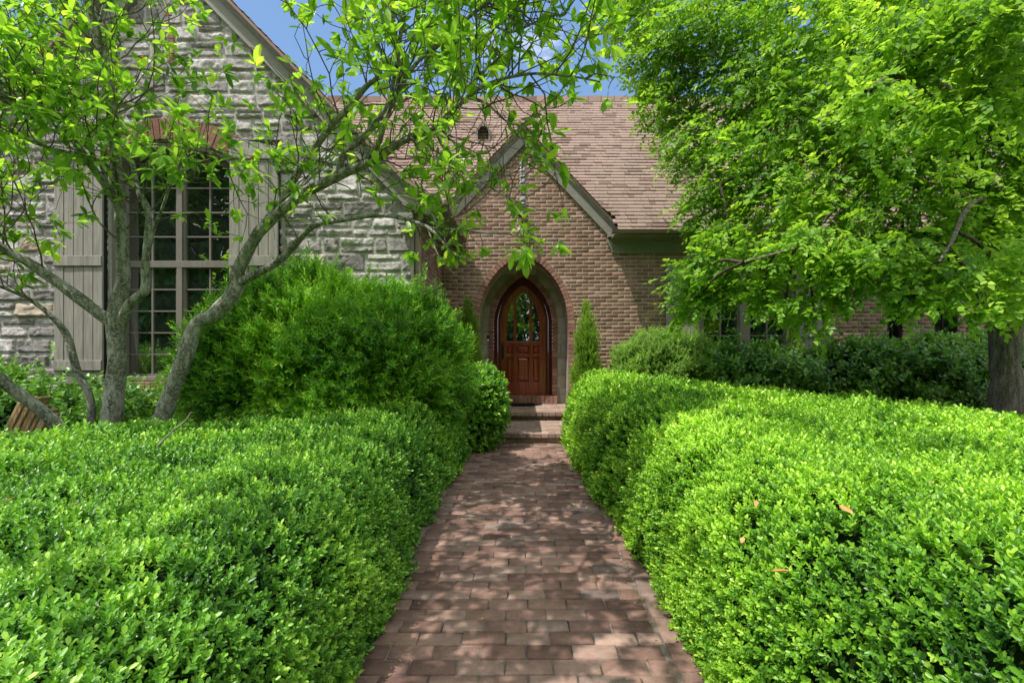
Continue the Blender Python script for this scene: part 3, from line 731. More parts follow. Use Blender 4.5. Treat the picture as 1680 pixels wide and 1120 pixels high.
# ---- windows and shutters ------------------------------------------------
def window(x0,x1,z0,z1,yw,rec,cols,rows_lo,rows_hi=0,transom=None,arch=0,mat=M['trimdark'],name='window',fw=.055,midw=.07):
    yg=yw+rec
    def top(x):   # segmental head
        return z1+arch*(1-((x-(x0+x1)/2)/((x1-x0)/2))**2)
    kx=np.linspace(x1,x0,15)
    outer=[(x0,z0),(x1,z0)]+[(x,top(x)) for x in kx]
    inner=[(x0+fw,z0+fw),(x1-fw,z0+fw)]+[(min(max(x,x0+fw),x1-fw),top(x)-fw) for x in kx]
    fr=plate(name,[outer,inner[::-1]],yw+.03,yg+.03,mat,house,.003)
    plate('glass_pane',[[(x0+.01,z0+.01),(x1-.01,z0+.01)]+[(min(max(x,x0+.01),x1-.01),top(x)-.01) for x in kx]],yg,yg+.006,M['glass'],fr)
    mb=MB(); n=cols
    W=(x1-x0-2*fw)
    for i in range(1,n):
        cx=x0+fw+W*i/n; mb.box((cx-midw/2,yg-.055,z0+fw),(cx+midw/2,yg+.004,top(cx)-fw+.01))
    if transom: mb.box((x0+fw,yg-.058,transom-.045),(x1-fw,yg+.003,transom+.045))
    # sash rails around each light
    if mb.n: mb.build('mullion',mat,fr,bevel=.003)
    mb=MB()
    for i in range(n):
        a=x0+fw+W*i/n+(midw/2 if i else 0); b=x0+fw+W*(i+1)/n-(midw/2 if i<n-1 else 0); c=(a+b)/2
        mb.box((a,yg-.03,z0+fw),(a+.028,yg+.002,top(a)-fw+.01)); mb.box((b-.028,yg-.03,z0+fw),(b,yg+.002,top(b)-fw+.01))
        mb.box((a+.028,yg-.028,z0+fw),(b-.028,yg+.001,z0+fw+.03))
        mb.box((c-.011,yg-.02,z0+fw),(c+.011,yg-.001,top(c)-fw))
        zt=transom-.045 if transom else z1-fw
        for k in range(1,rows_lo+1):
            zz=z0+fw+(zt-z0-fw)*k/rows_lo
            if k<rows_lo: mb.box((a+.028,yg-.018,zz-.009),(b-.028,yg-.0015,zz+.009))
        if transom:
            for k in range(1,rows_hi):
                zz=transom+.045+(z1-transom-.045)*k/(rows_hi-1)
                mb.box((a+.028,yg-.018,zz-.009),(b-.028,yg-.0015,zz+.009))
    mb.build('muntin',mat,fr)
    mb=MB(); mb.box((x0-.1,yw+.45,z0-.1),(x1+.1,yw+.46,z1+arch+.1)); mb.build('interior',M['inner'],fr)
    return fr
def shutter(x0,x1,z0,z1,yw,n,mat,battens,slope_top=0):
    SO=.045 if yw<7 else 0
    w=(x1-x0)/n; mb=MB()
    for i in range(n):
        a=x0+i*w+.004; b=x0+(i+1)*w-.004; j=rng.normal(0,.0015)
        zt0=z1+slope_top*(i/n); zt1=z1+slope_top*((i+1)/n)
        mb.prism([(a,z0),(b,z0),(b,zt1),(a,zt0)],yw-.045-SO+j,yw-.018-SO)
    s=mb.build('shutter',mat,house,bevel=.004)
    for z in battens:
        mb=MB(); mb.box((x0+.004,yw-.068-SO,z-.065),(x1-.004,yw-.0465-SO,z+.065)); mb.build('batten',mat,s,bevel=.004)
    mb=MB(); mb.box((x0+.006,yw-.017-SO,z0+.005),(x1-.006,yw-.002,z1-.02)); mb.build('backing',M['inner'],s)
YS=6.4
WX0,WX1,WZ0,WZ1=-5.42,-3.82,.94,3.86
window(WX0,WX1,WZ0,WZ1,YS,.21,2,5,5,2.50,.22)
shutter(-6.07,-5.44,.90,3.98,YS,5,M['shutter'],(1.15,2.50,3.88),.12)
shutter(-3.80,-3.17,.90,4.10,YS,5,M['shutter'],(1.15,2.50,3.88),-.12)
for (a,b,z0,z1) in HW[:1]: window(a,b,z0,z1,YW,.12,2,6,0,None,0,M['trim'],'window',.06,.17)
for (a,b,z0,z1) in HW[1:]: window(a,b,z0,z1,YW,.10,1,5,0,None,0,M['dark'],'narrow_window',.045)
shutter(2.54,3.13,.92,2.84,YW,4,M['shutterR'],(1.15,2.62))
shutter(4.84,5.47,.92,2.84,YW,4,M['shutterR'],(1.15,1.62,2.62))
# curtain seen low in the left casement
mb=MB(); n=26
for i in range(n):
    a=-5.30+.16*i/n; b=-5.30+.16*(i+1)/n; pass
# ---- stone wing ------------------------------------------------------------
GX,GZ,SS=-4.61,6.70,1.02
XC=-1.456
def stone_top(x): return GZ-.36-SS*abs(x-GX)
def win_in(x,z,m=0.):
    """window opening incl. brick arch"""
    if x<WX0-m or x>WX1+m or z<WZ0-.11-m: return False
    u=(x-GX)/.80
    return z< WZ1+.25*(1-min(1,abs(u))**2)+.26
stones=[]; z=-.05; k=0
while z<6.4:
    h=float(rng.choice([.11,.15,.18,.21,.25])); x=-9.0-rng.uniform(0,.3)
    while x<XC:
        L=float(rng.uniform(.16,.52)); a,b=x,min(x+L,XC); x+=L
        if XC-b<.1: b=XC; x=XC+1
        # sometimes two thin stones in one bay
        parts=[(z,z+h)]
        if h>.14 and rng.random()<.35: m_=z+h*rng.uniform(.4,.6); parts=[(z,m_),(m_,z+h)]
        for c0,c1 in parts:
            segs=[(a,b)]
            zc=(c0+c1)/2
            if WZ0-.11<zc<WZ1+.10: segs=sub(segs,WX0-.0,WX1+.0)
            elif zc<=WZ1+.52 and zc>WZ1:
                hw=.93*math.sqrt(max(0,1-((zc-WZ1-.10)/.42)));  segs=sub(segs,GX-hw,GX+hw) if hw>0 else segs
            if 5.08<zc<5.50: segs=sub(segs,GX-.045,GX+.045)
            for s0,s1 in segs:
                # clip to gable
                lim=(GZ-.30-zc)/SS
                s0_=max(s0,GX-lim); s1_=min(s1,GX+lim)
                if s1_-s0_>.03: stones.append((s0_,s1_,c0,c1))
    z+=h;k+=1
Vs=[];Qs=[];Ts=[];nn=0
for (a,b,c0,c1) in stones:
    g=float(rng.uniform(.003,.009)); nu_=max(6,int((b-a)/.024)); nw=max(5,int((c1-c0)/.02)); us=np.linspace(0,1,nu_+1); ws=np.linspace(0,1,nw+1)
    U,W=np.meshgrid(us,ws,indexing='ij')
    e=np.minimum(np.minimum(U,1-U)*(b-a),np.minimum(W,1-W)*(c1-c0))
    bul=np.clip(e/.011,0,1)**.4
    pr=rng.uniform(.008,.028)
    xx=a+g+U*(b-a-2*g)+rng.normal(0,.004,U.shape)*(e>0); zz=c0+g+W*(c1-c0-2*g)+rng.normal(0,.003,U.shape)*(e>0)
    pts=np.stack([xx*1.0,U*0+rng.uniform(0,50),zz],-1).reshape(-1,3)
    f=(-np.abs(SN2(pts*1.1).reshape(U.shape))*1.2-np.abs(SN2(pts*2.7+9).reshape(U.shape))*.8+rng.normal(0,.22,U.shape)+.8)
    tl=rng.normal(0,.02,2)
    yy=YS-bul*(pr+.022*f+tl[0]*(U-.5)+tl[1]*(W-.5))+.008
    yy=np.minimum(yy,YS-.006); yy=np.where(e<=0,YS+.02,yy)
    Vs.append(np.stack([xx,yy,zz],-1).reshape(-1,3)); I=np.arange((nu_+1)*(nw+1)).reshape(nu_+1,nw+1)+nn; nn+=I.size
    Qs.append(np.stack([I[:-1,:-1],I[1:,:-1],I[1:,1:],I[:-1,1:]],-1).reshape(-1,4)); Ts.append(np.full(nu_*nw,rng.random()))
mesh_np('stone_wall',np.vstack(Vs),np.vstack(Qs),M['stone'],house,np.concatenate(Ts))
kx=np.linspace(WX0,WX1,15)
hole=[(WX0,WZ0-.1)]+[(x,WZ1+.235*(1-((x-GX)/.8)**2)) for x in kx]+[(WX1,WZ0-.1)]
plate('stone_mortar',[[(-9,-.05),(XC,-.05),(XC,GZ-.2-SS*(XC-GX)),(GX,GZ-.15),(-9,GZ-.2-SS*(GX+9))],hole],YS+.002,YS+.3,M['smortar'],house)
# brick arch over the big window
mb=MB(); A=np.array([(x,WZ1+.245*(1-((x-GX)/.8)**2)) for x in np.linspace(WX0-.02,WX1+.02,60)]); s=np.r_[0,np.cumsum(np.hypot(*np.diff(A,axis=0).T))]; cnt=int(s[-1]/.073)
for i in range(cnt):
    q=[s[-1]*(i+.05)/cnt,s[-1]*(i+.95)/cnt]; pr=[]
    for v_ in q:
        x=np.interp(v_,s,A[:,0]); z=np.interp(v_,s,A[:,1]); sl=-2*.245*(x-GX)/.64; nx,nz=-sl,1; l=math.hypot(nx,nz); pr.append(((x,z),(x+nx/l*.27,z+nz/l*.27)))
    mb.prism([pr[0][0],pr[1][0],pr[1][1],pr[0][1]],YS-.03+rng.normal(0,.003),YS+.12)
mb.build('brick_arch',M['brickwing'],house,bevel=.003)
mb=MB(); n=22
for i in range(n): a=WX0-.02+i*1.64/n; mb.box((a+.004,YS-.06,WZ0-.105),(a+1.64/n-.005,YS+.12,WZ0-.01))
mb.build('brick_sill',M['brickwing'],house,bevel=.003)
mb=MB()
for i in range(6): mb.box((GX-.035,YS-.02,5.10+i*.065),(GX+.035,YS+.05,5.157+i*.065))
mb.build('brick_slot',M['brickwing'],house,bevel=.003)
# wing trims (left and right rakes) with flared foot
rake(GX,GZ,SS,(3.25,3.05),YS,house,1.5)
for nm,a,b,pr,mt in (('roof_edge',0,.05,.19,M['shingle']),('crown_moulding',.05,.085,.158,M['trim']),('crown_moulding',.085,.12,.12,M['trim']),('bargeboard',.12,.36,.083,M['trim'])):
    x0=GX+3.045; z0=GZ-SS*3.045; x1=-1.06; z1=z0-.68*(x1-x0)
    mb=MB(); mb.prism([(x0,z0-a),(x0,z0-b),(x1,z1-b if nm!='bargeboard' else z1-.22),(x1,z1-a)],YS-pr-.001,YS+.02,.15 if nm=='roof_edge' else None); mb.build(nm,mt,house)
mb=MB(); mb.box((XC-.16,YS-.10,2.98),(XC+.03,YS-.02,3.12)); mb.box((XC-.13,YS-.09,2.86),(XC+.02,YS-.02,2.978)); mb.build('kneeler_block',M['trim'],house,bevel=.01)
# wing roof slopes
L=math.hypot(1,SS)
def wing_in(u,s): return True
zc=GZ-SS*3.045
shingles('roof',(GX+3.045,YS-.19,zc),(0,1,0),(-1/L,0,SS/L),6.5,3.045*L,wing_in,house)
L2=math.hypot(1,.68); shingles('roof',(-1.06,YS-.19,zc-.68*(3.551-3.045)),(0,1,0),(-1/L2,0,.68/L2),2.6,.505*L2,wing_in,house)
shingles('roof',(GX-3.25,YS-.19+6.5,GZ-SS*3.25),(0,-1,0),(1/L,0,SS/L),6.5,3.25*L,wing_in,house)
mb=MB(); mb.add([(GX-3.25,YS-.1,GZ-SS*3.25-.05),(GX,YS-.1,GZ-.04),(GX+3.045,YS-.1,zc-.05),(GX+3.045,13,zc-.05),(GX,13,GZ-.04),(GX-3.25,13,GZ-SS*3.25-.05),(-1.06,YS-.1,zc-.39),(-1.06,YW+.1,zc-.39),(GX+3.045,YW+.1,zc-.05)],[(0,1,4,5),(1,2,3,4),(2,6,7,8)]); mb.build('roof_deck',M['inner'],house)
# wing side wall (brick) + corner board, downspout, gutter
def side_place(V): return np.stack([XC+V[:,1]-.0, V[:,0], V[:,2]],1)
V,Q,T=brick_boxes(courses(0,3.3,lambda z:[(YS+.14,YW-.0)]),side_place,.0014,.05,.002)
mesh_np('brick_wall',V,Q,M['brick'],house,attr=T)
mb=MB(); mb.box((XC-.3,YS+.01,-.05),(XC-.008,YW+.02,3.5)); mb.build('mortar',M['mortar'],house)
mb=MB(); mb.box((XC-.02,YS-.015,0),(XC+.025,YS+.13,3.15)); mb.build('corner_board',M['trimdark'],house,bevel=.004)
mb=MB(); mb.box((XC+.03,YS+.03,.2),(XC+.10,YS+.11,3.2)); mb.build('downspout',M['gutter'],house,bevel=.012)
mb=MB(); mb.box((XC-.02,YS+.0,3.16),(-1.07,YW-.02,3.18)); mb.box((-1.075,YS-.15,3.17),(-1.045,YW-.1,3.30)); mb.build('soffit',M['trimdark'],house)
mb=MB(); mb.box((-1.045,YS-.17,3.20),(-.97,YW-.14,3.29)); mb.build('gutter',M['gutter'],house,bevel=.02)
# door mat
a=np.linspace(0,math.pi,24); lp=[(.38*math.cos(t),.32*math.sin(t)) for t in a]
mb=MB(); V_=[(x-.02,9.30-y,.286) for x,y in lp]+[(x-.02,9.30-y,.305) for x,y in lp]; n=24
mb.add(V_,[list(range(n)),list(range(2*n-1,n-1,-1))]+[[i,i+n,(i+1)%n+n,(i+1)%n] for i in range(n)]); tag(mb.build('doormat',M['mat'],bevel=.004),'black half round doormat on the brick landing','doormat')
# ================================================================== PLANTING
# clipped box hedges on both sides of the walk
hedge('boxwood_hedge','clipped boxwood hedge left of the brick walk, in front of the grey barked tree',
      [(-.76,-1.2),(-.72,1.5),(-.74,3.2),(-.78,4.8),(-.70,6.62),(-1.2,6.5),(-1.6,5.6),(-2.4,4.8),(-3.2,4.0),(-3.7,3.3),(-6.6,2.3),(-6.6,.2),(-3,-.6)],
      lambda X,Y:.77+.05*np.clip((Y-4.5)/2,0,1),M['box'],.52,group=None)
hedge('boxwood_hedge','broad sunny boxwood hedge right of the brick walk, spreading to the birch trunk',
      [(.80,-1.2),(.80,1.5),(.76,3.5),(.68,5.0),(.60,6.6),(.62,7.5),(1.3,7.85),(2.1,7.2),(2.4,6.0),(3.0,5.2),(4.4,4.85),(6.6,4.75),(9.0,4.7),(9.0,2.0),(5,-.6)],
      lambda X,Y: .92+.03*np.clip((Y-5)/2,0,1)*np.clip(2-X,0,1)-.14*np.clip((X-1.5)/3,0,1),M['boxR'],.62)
bl=leaf_t(1,.56,.3,.08,'oval'); lo=leaf_t(1,.5,.25,.1,'lo')
bush('boxwood_ball','rounded boxwood ball at the end of the left hedge beside the brick steps','shrub',(-.62,6.7,0),.33,.34,1.03,M['box'],bl,.095,900,amp=.03,e=.6,core=.88)
# the big loose yew mound below the stone wing
ndl=leaf_t(1,.16,.1,.1,'lo')
bush('yew_shrub','large rounded dark green yew mound in front of the limestone wall','shrub',(-2.24,5.42,.0),1.40,.90,2.04,M['yew'],leaf_t(1,.26,.1,.12,'lo'),.125,1700,nl=12,ang=46,amp=.15,e=.85,core=.86,depth=.16,stray=.16,rnd=.5,seed=4)
bush('yew_shrub','dark yew at the left edge, in front of the stone wall','shrub',(-6.3,5.3,.0),.8,.6,1.25,M['shrub'],leaf_t(1,.22,.1,.12,'lo'),.12,900,nl=11,ang=42,amp=.08,core=.86,depth=.12,seed=8)
cf=leaf_t(1,.22,.1,.05,'lo')
for lab,c,rx,h in (('slender conical evergreen standing right of the arched doorway',(1.06,8.12,.1),.27,2.0),('conical evergreen half hidden left of the arched doorway',(-.93,8.25,.1),.24,2.05)):
    bush('conifer',lab,'conifer',c,rx,rx,h,M['cyp'],cf,.085,2600,nl=8,ang=30,amp=.03,taper=.72,e=.45,upb=1.3,core=.8,depth=.06,stray=.06,rnd=.35)
bush('juniper_shrub','low rounded grey green shrub under the brick wall beside the shuttered window','shrub',(2.36,8.0,.2),.85,.5,1.36,M['jun'],leaf_t(1,.4,.2,.1,'lo'),.07,2300,nl=8,ang=50,amp=.08,e=.6,core=.88,depth=.1,stray=.08,seed=3)
sh=leaf_t(1,.62,.2,.12,'shr')
specs=[((3.35,7.75,.1),.62,.5,1.18,'leafy dark shrub below the left pane of the wide window'),
       ((4.25,7.7,.1),.62,.5,1.16,'leafy dark shrub below the right pane of the wide window'),
       ((5.15,7.6,.1),.65,.5,1.22,'leafy dark shrub below the right hand shutter'),
       ((6.1,7.5,.1),.68,.55,1.26,'tall leafy dark shrub in front of the bare brick wall'),
       ((7.1,7.4,.1),.70,.55,1.30,'leafy dark shrub left of the birch trunk below the narrow windows'),
       ((8.3,7.4,.1),.75,.55,1.20,'leafy dark shrub behind the birch trunk')]
for i,(c,rx,ry,h,lab) in enumerate(specs):
    bush('leafy_shrub',lab,'shrub',c,rx,ry,h,M['shrub'],sh,.15,420,nl=7,ang=68,amp=.12,e=.6,core=.8,depth=.16,stray=.18,upb=.5,rnd=.5,group='dark leafy shrubs along the right wall',seed=i)
low=[((-5.35,5.1,0),.55,.5,.98,'low leafy shrub left of the thin grey stem'),((-4.6,5.45,0),.5,.45,.9,'low leafy shrub behind the thickest grey trunk'),
     ((-4.1,5.0,0),.40,.35,.74,'small leafy shrub between the trunk and the leaning stem'),((-5.9,4.7,0),.5,.4,.72,'low leafy shrub behind the split timber')]
for i,(c,rx,ry,h,lab) in enumerate(low):
    bush('leafy_shrub',lab,'shrub',c,rx,ry,h,M['shrub'],sh,.13,330,nl=7,ang=65,amp=.1,e=.6,core=.72,depth=.2,stray=.2,upb=.5,rnd=.55,group='low leafy shrubs under the grey barked tree',seed=i+20)

# ---- saucer magnolia -------------------------------------------------------
mag=thing('magnolia_tree','spreading multi stemmed magnolia with lichened grey bark, left of the walk','tree',(-3.6,4.3,0))
tb=Tubes(); clusters=[]   # (pos,dir)
def limb(pts,radii,lump=.10,sides=12):
    """pts: (px,py,Y)"""
    p=[P(*q) for q in pts]; p2,r2=crom(p,[.68*r*q[2]/F for r,q in zip(radii,pts)],7)
    p2=p2+np.stack([SN2(p2*1.1+i*9) for i in range(3)],1)*.010
    tb.add(p2,r2,sides,lump); return p2,r2
LB={}
LB['A']=limb([(182,735,4.3),(186,660,4.3),(192,590,4.3),(190,520,4.3),(203,445,4.35),(196,340,4.4),(190,260,4.4),(180,160,4.4),(160,60,4.4),(140,-20,4.4),(105,-160,4.3),(90,-300,4.1)],[25,21,19,18,14,11.5,11,11,10.5,10,8,4])
LB['A2']=limb([(186,530,4.3),(120,482,4.2),(50,432,4.1),(-10,395,4.0),(-90,330,3.9),(-180,260,3.8)],[14,12.5,11.5,10,8,5])
LB['A3']=limb([(196,540,4.3),(212,500,4.25),(238,475,4.2),(240,430,4.2),(243,350,4.3),(225,310,4.4),(213,265,4.5),(170,215,4.6),(158,150,4.7),(160,60,4.8),(190,-60,4.8)],[13,11,11,9,7.5,6.5,6,5,4.5,3.5,2.5])
LB['A4']=limb([(190,330,4.4),(172,302,4.35),(140,258,4.2),(100,200,4.0),(55,170,3.8),(0,155,3.6),(-80,120,3.4)],[10,8.5,8,7.5,7,6,4])
LB['A5']=limb([(185,330,4.4),(160,265,4.3),(110,250,4.1),(60,235,3.9),(10,215,3.7)],[5,4,3.5,3,2])
LB['B']=limb([(256,735,4.25),(268,680,4.25),(300,592,4.2),(322,535,4.2),(352,515,4.2),(382,480,4.2),(392,440,4.2),(430,375,4.15),(490,325,4.1),(550,290,4.0),(612,265,3.9),(650,238,3.85),(682,222,3.8),(712,212,3.75),(765,160,3.6),(830,128,3.5),(900,122,3.4),(985,135,3.3)],[20,18.5,17,17,18,18,15,13.5,12,11,9.5,8.5,7,6.5,5,3.5,3,2])
LB['B2']=limb([(388,465,4.2),(430,446,4.15),(475,412,4.1),(512,372,4.0),(560,362,3.9),(620,352,3.8),(690,366,3.6),(735,405,3.5)],[10,9,8,7.5,6.5,5.5,4,2.5])
LB['B3']=limb([(402,430,4.2),(418,392,4.2),(450,345,4.25),(508,255,4.3),(545,205,4.3),(580,165,4.3),(620,128,4.25),(660,118,4.2)],[10,9,9,8.5,8,7,6,5])
LB['B3b']=limb([(655,118,4.2),(648,60,4.2),(640,-20,4.1),(625,-120,3.9)],[6,5.5,4.5,3])
LB['B4']=limb([(556,290,4.0),(562,262,4.0),(578,242,4.0),(612,205,3.9),(640,165,3.8),(652,100,3.7),(664,20,3.6),(680,-90,3.4)],[9,8.5,8,7,5,4.5,4,2.5])
LB['B5']=limb([(600,270,3.9),(622,230,3.85),(640,180,3.8),(665,130,3.7),(692,92,3.65),(735,60,3.6),(776,22,3.5),(812,-5,3.4),(870,-70,3.2),(930,-160,3.0)],[6,5.5,5,5,5,5,4.5,4,3,2])
LB['B6']=limb([(508,256,4.3),(530,265,4.2),(570,272,4.1),(606,270,3.9)],[5.5,5,5,5.5])
LB['B7']=limb([(776,22,3.5),(800,35,3.4),(840,52,3.3),(900,30,3.2),(925,22,3.1),(960,-20,2.9)],[3.5,3,2.6,2.2,2,1.5])
LB['B8']=limb([(765,160,3.6),(800,172,3.5),(830,200,3.4),(850,207,3.4)],[3.5,3,2.4,1.6])
LB['B9']=limb([(240,470,4.2),(246,400,4.1),(270,330,4.0),(300,262,3.9),(345,252,3.8),(375,262,3.7)],[5,4,3.5,3.2,2.4,1.5])
LB['C']=limb([(150,735,4.5),(148,660,4.5),(128,610,4.5),(108,550,4.5),(84,518,4.45),(50,492,4.4),(0,470,4.3)],[9,8.5,8,7.5,6,4.5,3])
LB['D']=limb([(140,750,4.1),(105,708,4.1),(60,668,4.0),(22,640,3.9),(-10,615,3.8),(-90,585,3.6)],[15,14,14,13,13,10])
# out of frame crown above the walk
def raw(p,r,sides=8):
    p2,r2=crom(p,r,7); tb.add(p2,r2,sides,.08); return p2,r2
e=LB['B3b'][0][-1]; LB['T1']=raw([e,e+[.2,-.5,.5],e+[.5,-1.2,.8],e+[.8,-2.0,.9]],[.014,.012,.009,.005])
e=LB['B4'][0][-1]; LB['T2']=raw([e,e+[.2,-.3,.4],e+[.35,-.9,.8],e+[.4,-1.6,1.0]],[.012,.010,.008,.004])
e=LB['B5'][0][-1]; LB['T3']=raw([e,e+[.25,-.3,.2],e+[.4,-.8,.3],e+[.3,-1.4,.35]],[.010,.008,.006,.003])
e=LB['B4'][0][-1]; LB['T5']=raw([e,e+[-.2,-.8,-.2],e+[-.42,-1.6,-.6],e+[-.55,-2.4,-.9],e+[-.6,-3.2,-1.1]],[.014,.012,.009,.007,.004])
e=LB['B3b'][0][-1]; LB['T6']=raw([e,e+[-.35,-.6,.25],e+[-.7,-1.4,.35],e+[-.9,-2.5,.3]],[.014,.012,.009,.005]); e7=LB['T6'][0][-1]; LB['T7']=raw([e7,e7+[-.15,-.6,.1],e7+[-.25,-1.3,.0],e7+[-.2,-2.2,-.1]],[.009,.008,.006,.004])
e=LB['A'][0][-2]; LB['T8']=raw([e,e+[.7,-.5,-.3],e+[1.2,-1.3,-.6],e+[1.45,-2.3,-.8],e+[1.6,-3.3,-.9]],[.02,.016,.012,.009,.005])
e=LB['A'][0][-3]; LB['T4']=raw([e,e+[.6,-.4,.5],e+[1.3,-.9,.9],e+[1.9,-1.4,1.1]],[.02,.016,.011,.005])
tw=Tubes()
def imgxy(p): return CX+p[0]*F/max(p[1],.3), HY-(p[2]-CH)*F/max(p[1],.3)
def bad(p):
    x,y=imgxy(p)
    if p[1]<.5: return False if p[2]>2.5 else True
    if p[1]<.9 and p[2]<2.5: return True
    if 0<y<1200 and -50<x<1700:
        if y>625: return True
        if y>440 and x>300: return True
        if y>330 and x>540 and not (y<520 and 660<x<800) and not (x<930 and y<430 and x>840): return True
        if x>1010 or (x>930 and y>175): return True
        pass
        if 900<x<1000 and y>60 and y<150 and rng.random()<.3: return True
        if y>430 and x>60: return rng.random()<.8
    return False
def twig(p,d,L,r,lev):
    n=6; pts=[p]; q=p.copy(); dd=d.copy()
    for i in range(n):
        dd=nrm(dd+rng.normal(0,.22,3)+np.array([0,0,.07])); q=q+dd*L/n
        if bad(q): break
        pts.append(q.copy())
        if lev>0 and i>=1 and rng.random()<.8:
            sd=nrm(np.cross(dd,rng.normal(size=3))); twig(q,nrm(dd*.6+sd*.9),L*rng.uniform(.35,.65),r*.6,lev-1)
        elif i>=1 and rng.random()<.30:
            sd=nrm(np.cross(dd,rng.normal(size=3))); clusters.append((q.copy(),nrm(dd*.5+sd),rng.uniform(.6,.9)))
    if len(pts)>2:
        pp=np.array(pts); tw.add(pp,np.linspace(r,r*.45,len(pp)),5)
        clusters.append((pp[-1],nrm(dd),rng.uniform(.8,1.15)))
def populate(key,f0,cnt,L,r,lev):
    L=L*1.45; cnt=int(cnt*1.1)
    p2,r2=LB[key]; n=len(p2)
    for _ in range(cnt):
        i=int(rng.uniform(f0,1)*(n-1)); t=nrm(p2[min(i+1,n-1)]-p2[max(i-1,0)])
        sd=nrm(np.cross(t,rng.normal(size=3))); d=nrm(t*.5+sd+np.array([0,0,.25])); twig(p2[i],d,L*rng.uniform(.6,1.2),r,lev)
    twig(p2[-1],nrm(p2[-1]-p2[-2]),L*.6,r,lev)
for k_,a in (('A',(.38,34,.75,.008,1)),('A2',(.3,28,.7,.007,1)),('A3',(.35,18,.6,.006,1)),('A4',(.25,30,.6,.006,1)),('A5',(.2,13,.5,.005,1)),
             ('B',(.47,36,.65,.007,1)),('B2',(.35,12,.5,.006,1)),('B3',(.25,18,.65,.007,1)),('B3b',(.0,14,.6,.006,1)),('B4',(.2,18,.6,.006,1)),
             ('B5',(.15,30,.6,.006,1)),('B6',(.2,3,.4,.005,0)),('B7',(.0,18,.5,.004,1)),('B8',(.1,8,.35,.004,1)),('B9',(.3,8,.45,.005,1)),('C',(.6,9,.4,.005,1)),
             ('T1',(.1,2,.4,.007,1)),('T2',(.1,2,.4,.007,1)),('T3',(.0,2,.5,.006,1)),('T4',(.1,4,.8,.007,1)),('T5',(.15,10,.4,.007,1)),('T6',(.05,20,.6,.007,1)),('T7',(.0,16,.6,.006,1)),('T8',(.15,75,.6,.006,1))): populate(k_,*a)
# drooping sprays in front of the entry gable and its left wing corner
for pts,rad in (([(735,405,3.5),(700,330,3.7),(690,300,3.7)],[2,2,2]),([(650,352,3.8),(700,372,3.6),(770,378,3.5),(830,385,3.4),(870,392,3.4)],[3.5,2.6,2.2,1.8,1.3]),([(712,212,3.75),(745,270,3.6),(790,300,3.5),(840,330,3.4)],[3,2.4,2,1.5]),([(850,207,3.4),(862,240,3.4),(865,270,3.4)],[1.8,1.5,1.2]),([(700,372,3.6),(720,420,3.5),(745,450,3.5)],[2.2,1.7,1.2]),([(790,300,3.5),(830,290,3.4),(880,262,3.4),(905,250,3.4)],[2,1.6,1.3,1])):
    p2,r2=limb(pts,rad,.05,6)
    for i in range(2,len(p2),2):
        for j in range(2):
            t=nrm(p2[min(i+1,len(p2)-1)]-p2[i-1]); sd=nrm(np.cross(t,rng.normal(size=3)))
            twig(p2[i],nrm(t*.4+sd),rng.uniform(.15,.36),.003,0)
tb.build('trunk',M['magbark'],mag); tw.build('twigs',M['twigm'],mag)
def prune(c):
    x,y=imgxy(c[0])
    if 762<x<828 and 190<y<250: return True
    if 440<x<720 and 60<y<300 and rng.random()<.15: return True
    if 745<x<960 and 160<y<340: return rng.random()<.75
    if 740<x<1010 and y<165: return rng.random()<.30
    if 520<x<770 and 150<y<300: return rng.random()<.35
    if x<420 and y<330: return rng.random()<.12
    if 640<x<820 and 270<y<430: return rng.random()<.5
    if 380<x<660 and 280<y<440: return rng.random()<.5
    if 190<x<400 and 170<y<600: return rng.random()<.42
    return False
clusters=[c for c in clusters if not prune(c)]
LV=Leaves(); lt=leaf_t(1,.40,.18,.14,'mag'); print('clusters',len(clusters))
cp=np.array([c[0] for c in clusters]); cd=np.array([c[1] for c in clusters]); cs=np.array([c[2] for c in clusters])
B=rot_to(cd,rv(len(cp))); ct=rng.uniform(.15,.75,len(cp))
for k in range(6):
    th=np.radians(rng.normal(58 if k<4 else 25,14,len(cp))); ph=k*2.4+rng.uniform(-.35,.35,len(cp))
    loc=np.stack([np.cos(th),np.sin(th)*np.cos(ph),np.sin(th)*np.sin(ph)],1); ax=np.einsum('nij,nj->ni',B,loc); ax[:,2]-=.12
    keep=rng.random(len(cp))<.82
    LV.put(lt,(cp-cd*rng.uniform(0,.04,(len(cp),1)))[keep],ax[keep],(np.array([0,0,1.])+.4*cd+.35*rv(len(cp)))[keep],(.118*cs*rng.uniform(.6,1.15,len(cp)))[keep],np.clip(ct+rng.normal(0,.14,len(cp)),0,1)[keep])
LV.build('foliage',M['mag'],mag)
# faded orange blossoms that still hang on
for (x,y,Y) in ((276,26,4.0),(80,146,3.8),(72,86,3.8),(231,96,4.1),(720,292,3.6),(415,262,3.9),(905,190,3.4),(1002,95,3.1)):
    mb=MB(); c=P(x,y,Y)
    for j in range(6):
        d=nrm(rng.normal(size=3)+[0,0,.3]); s=nrm(np.cross(d,rng.normal(size=3))); L_=.035
        mb.add([c,c+d*L_*.5+s*.008,c+d*L_,c+d*L_*.5-s*.008],[(0,1,2,3)])
    mb.build('faded_flower',M['tuft'],mag)

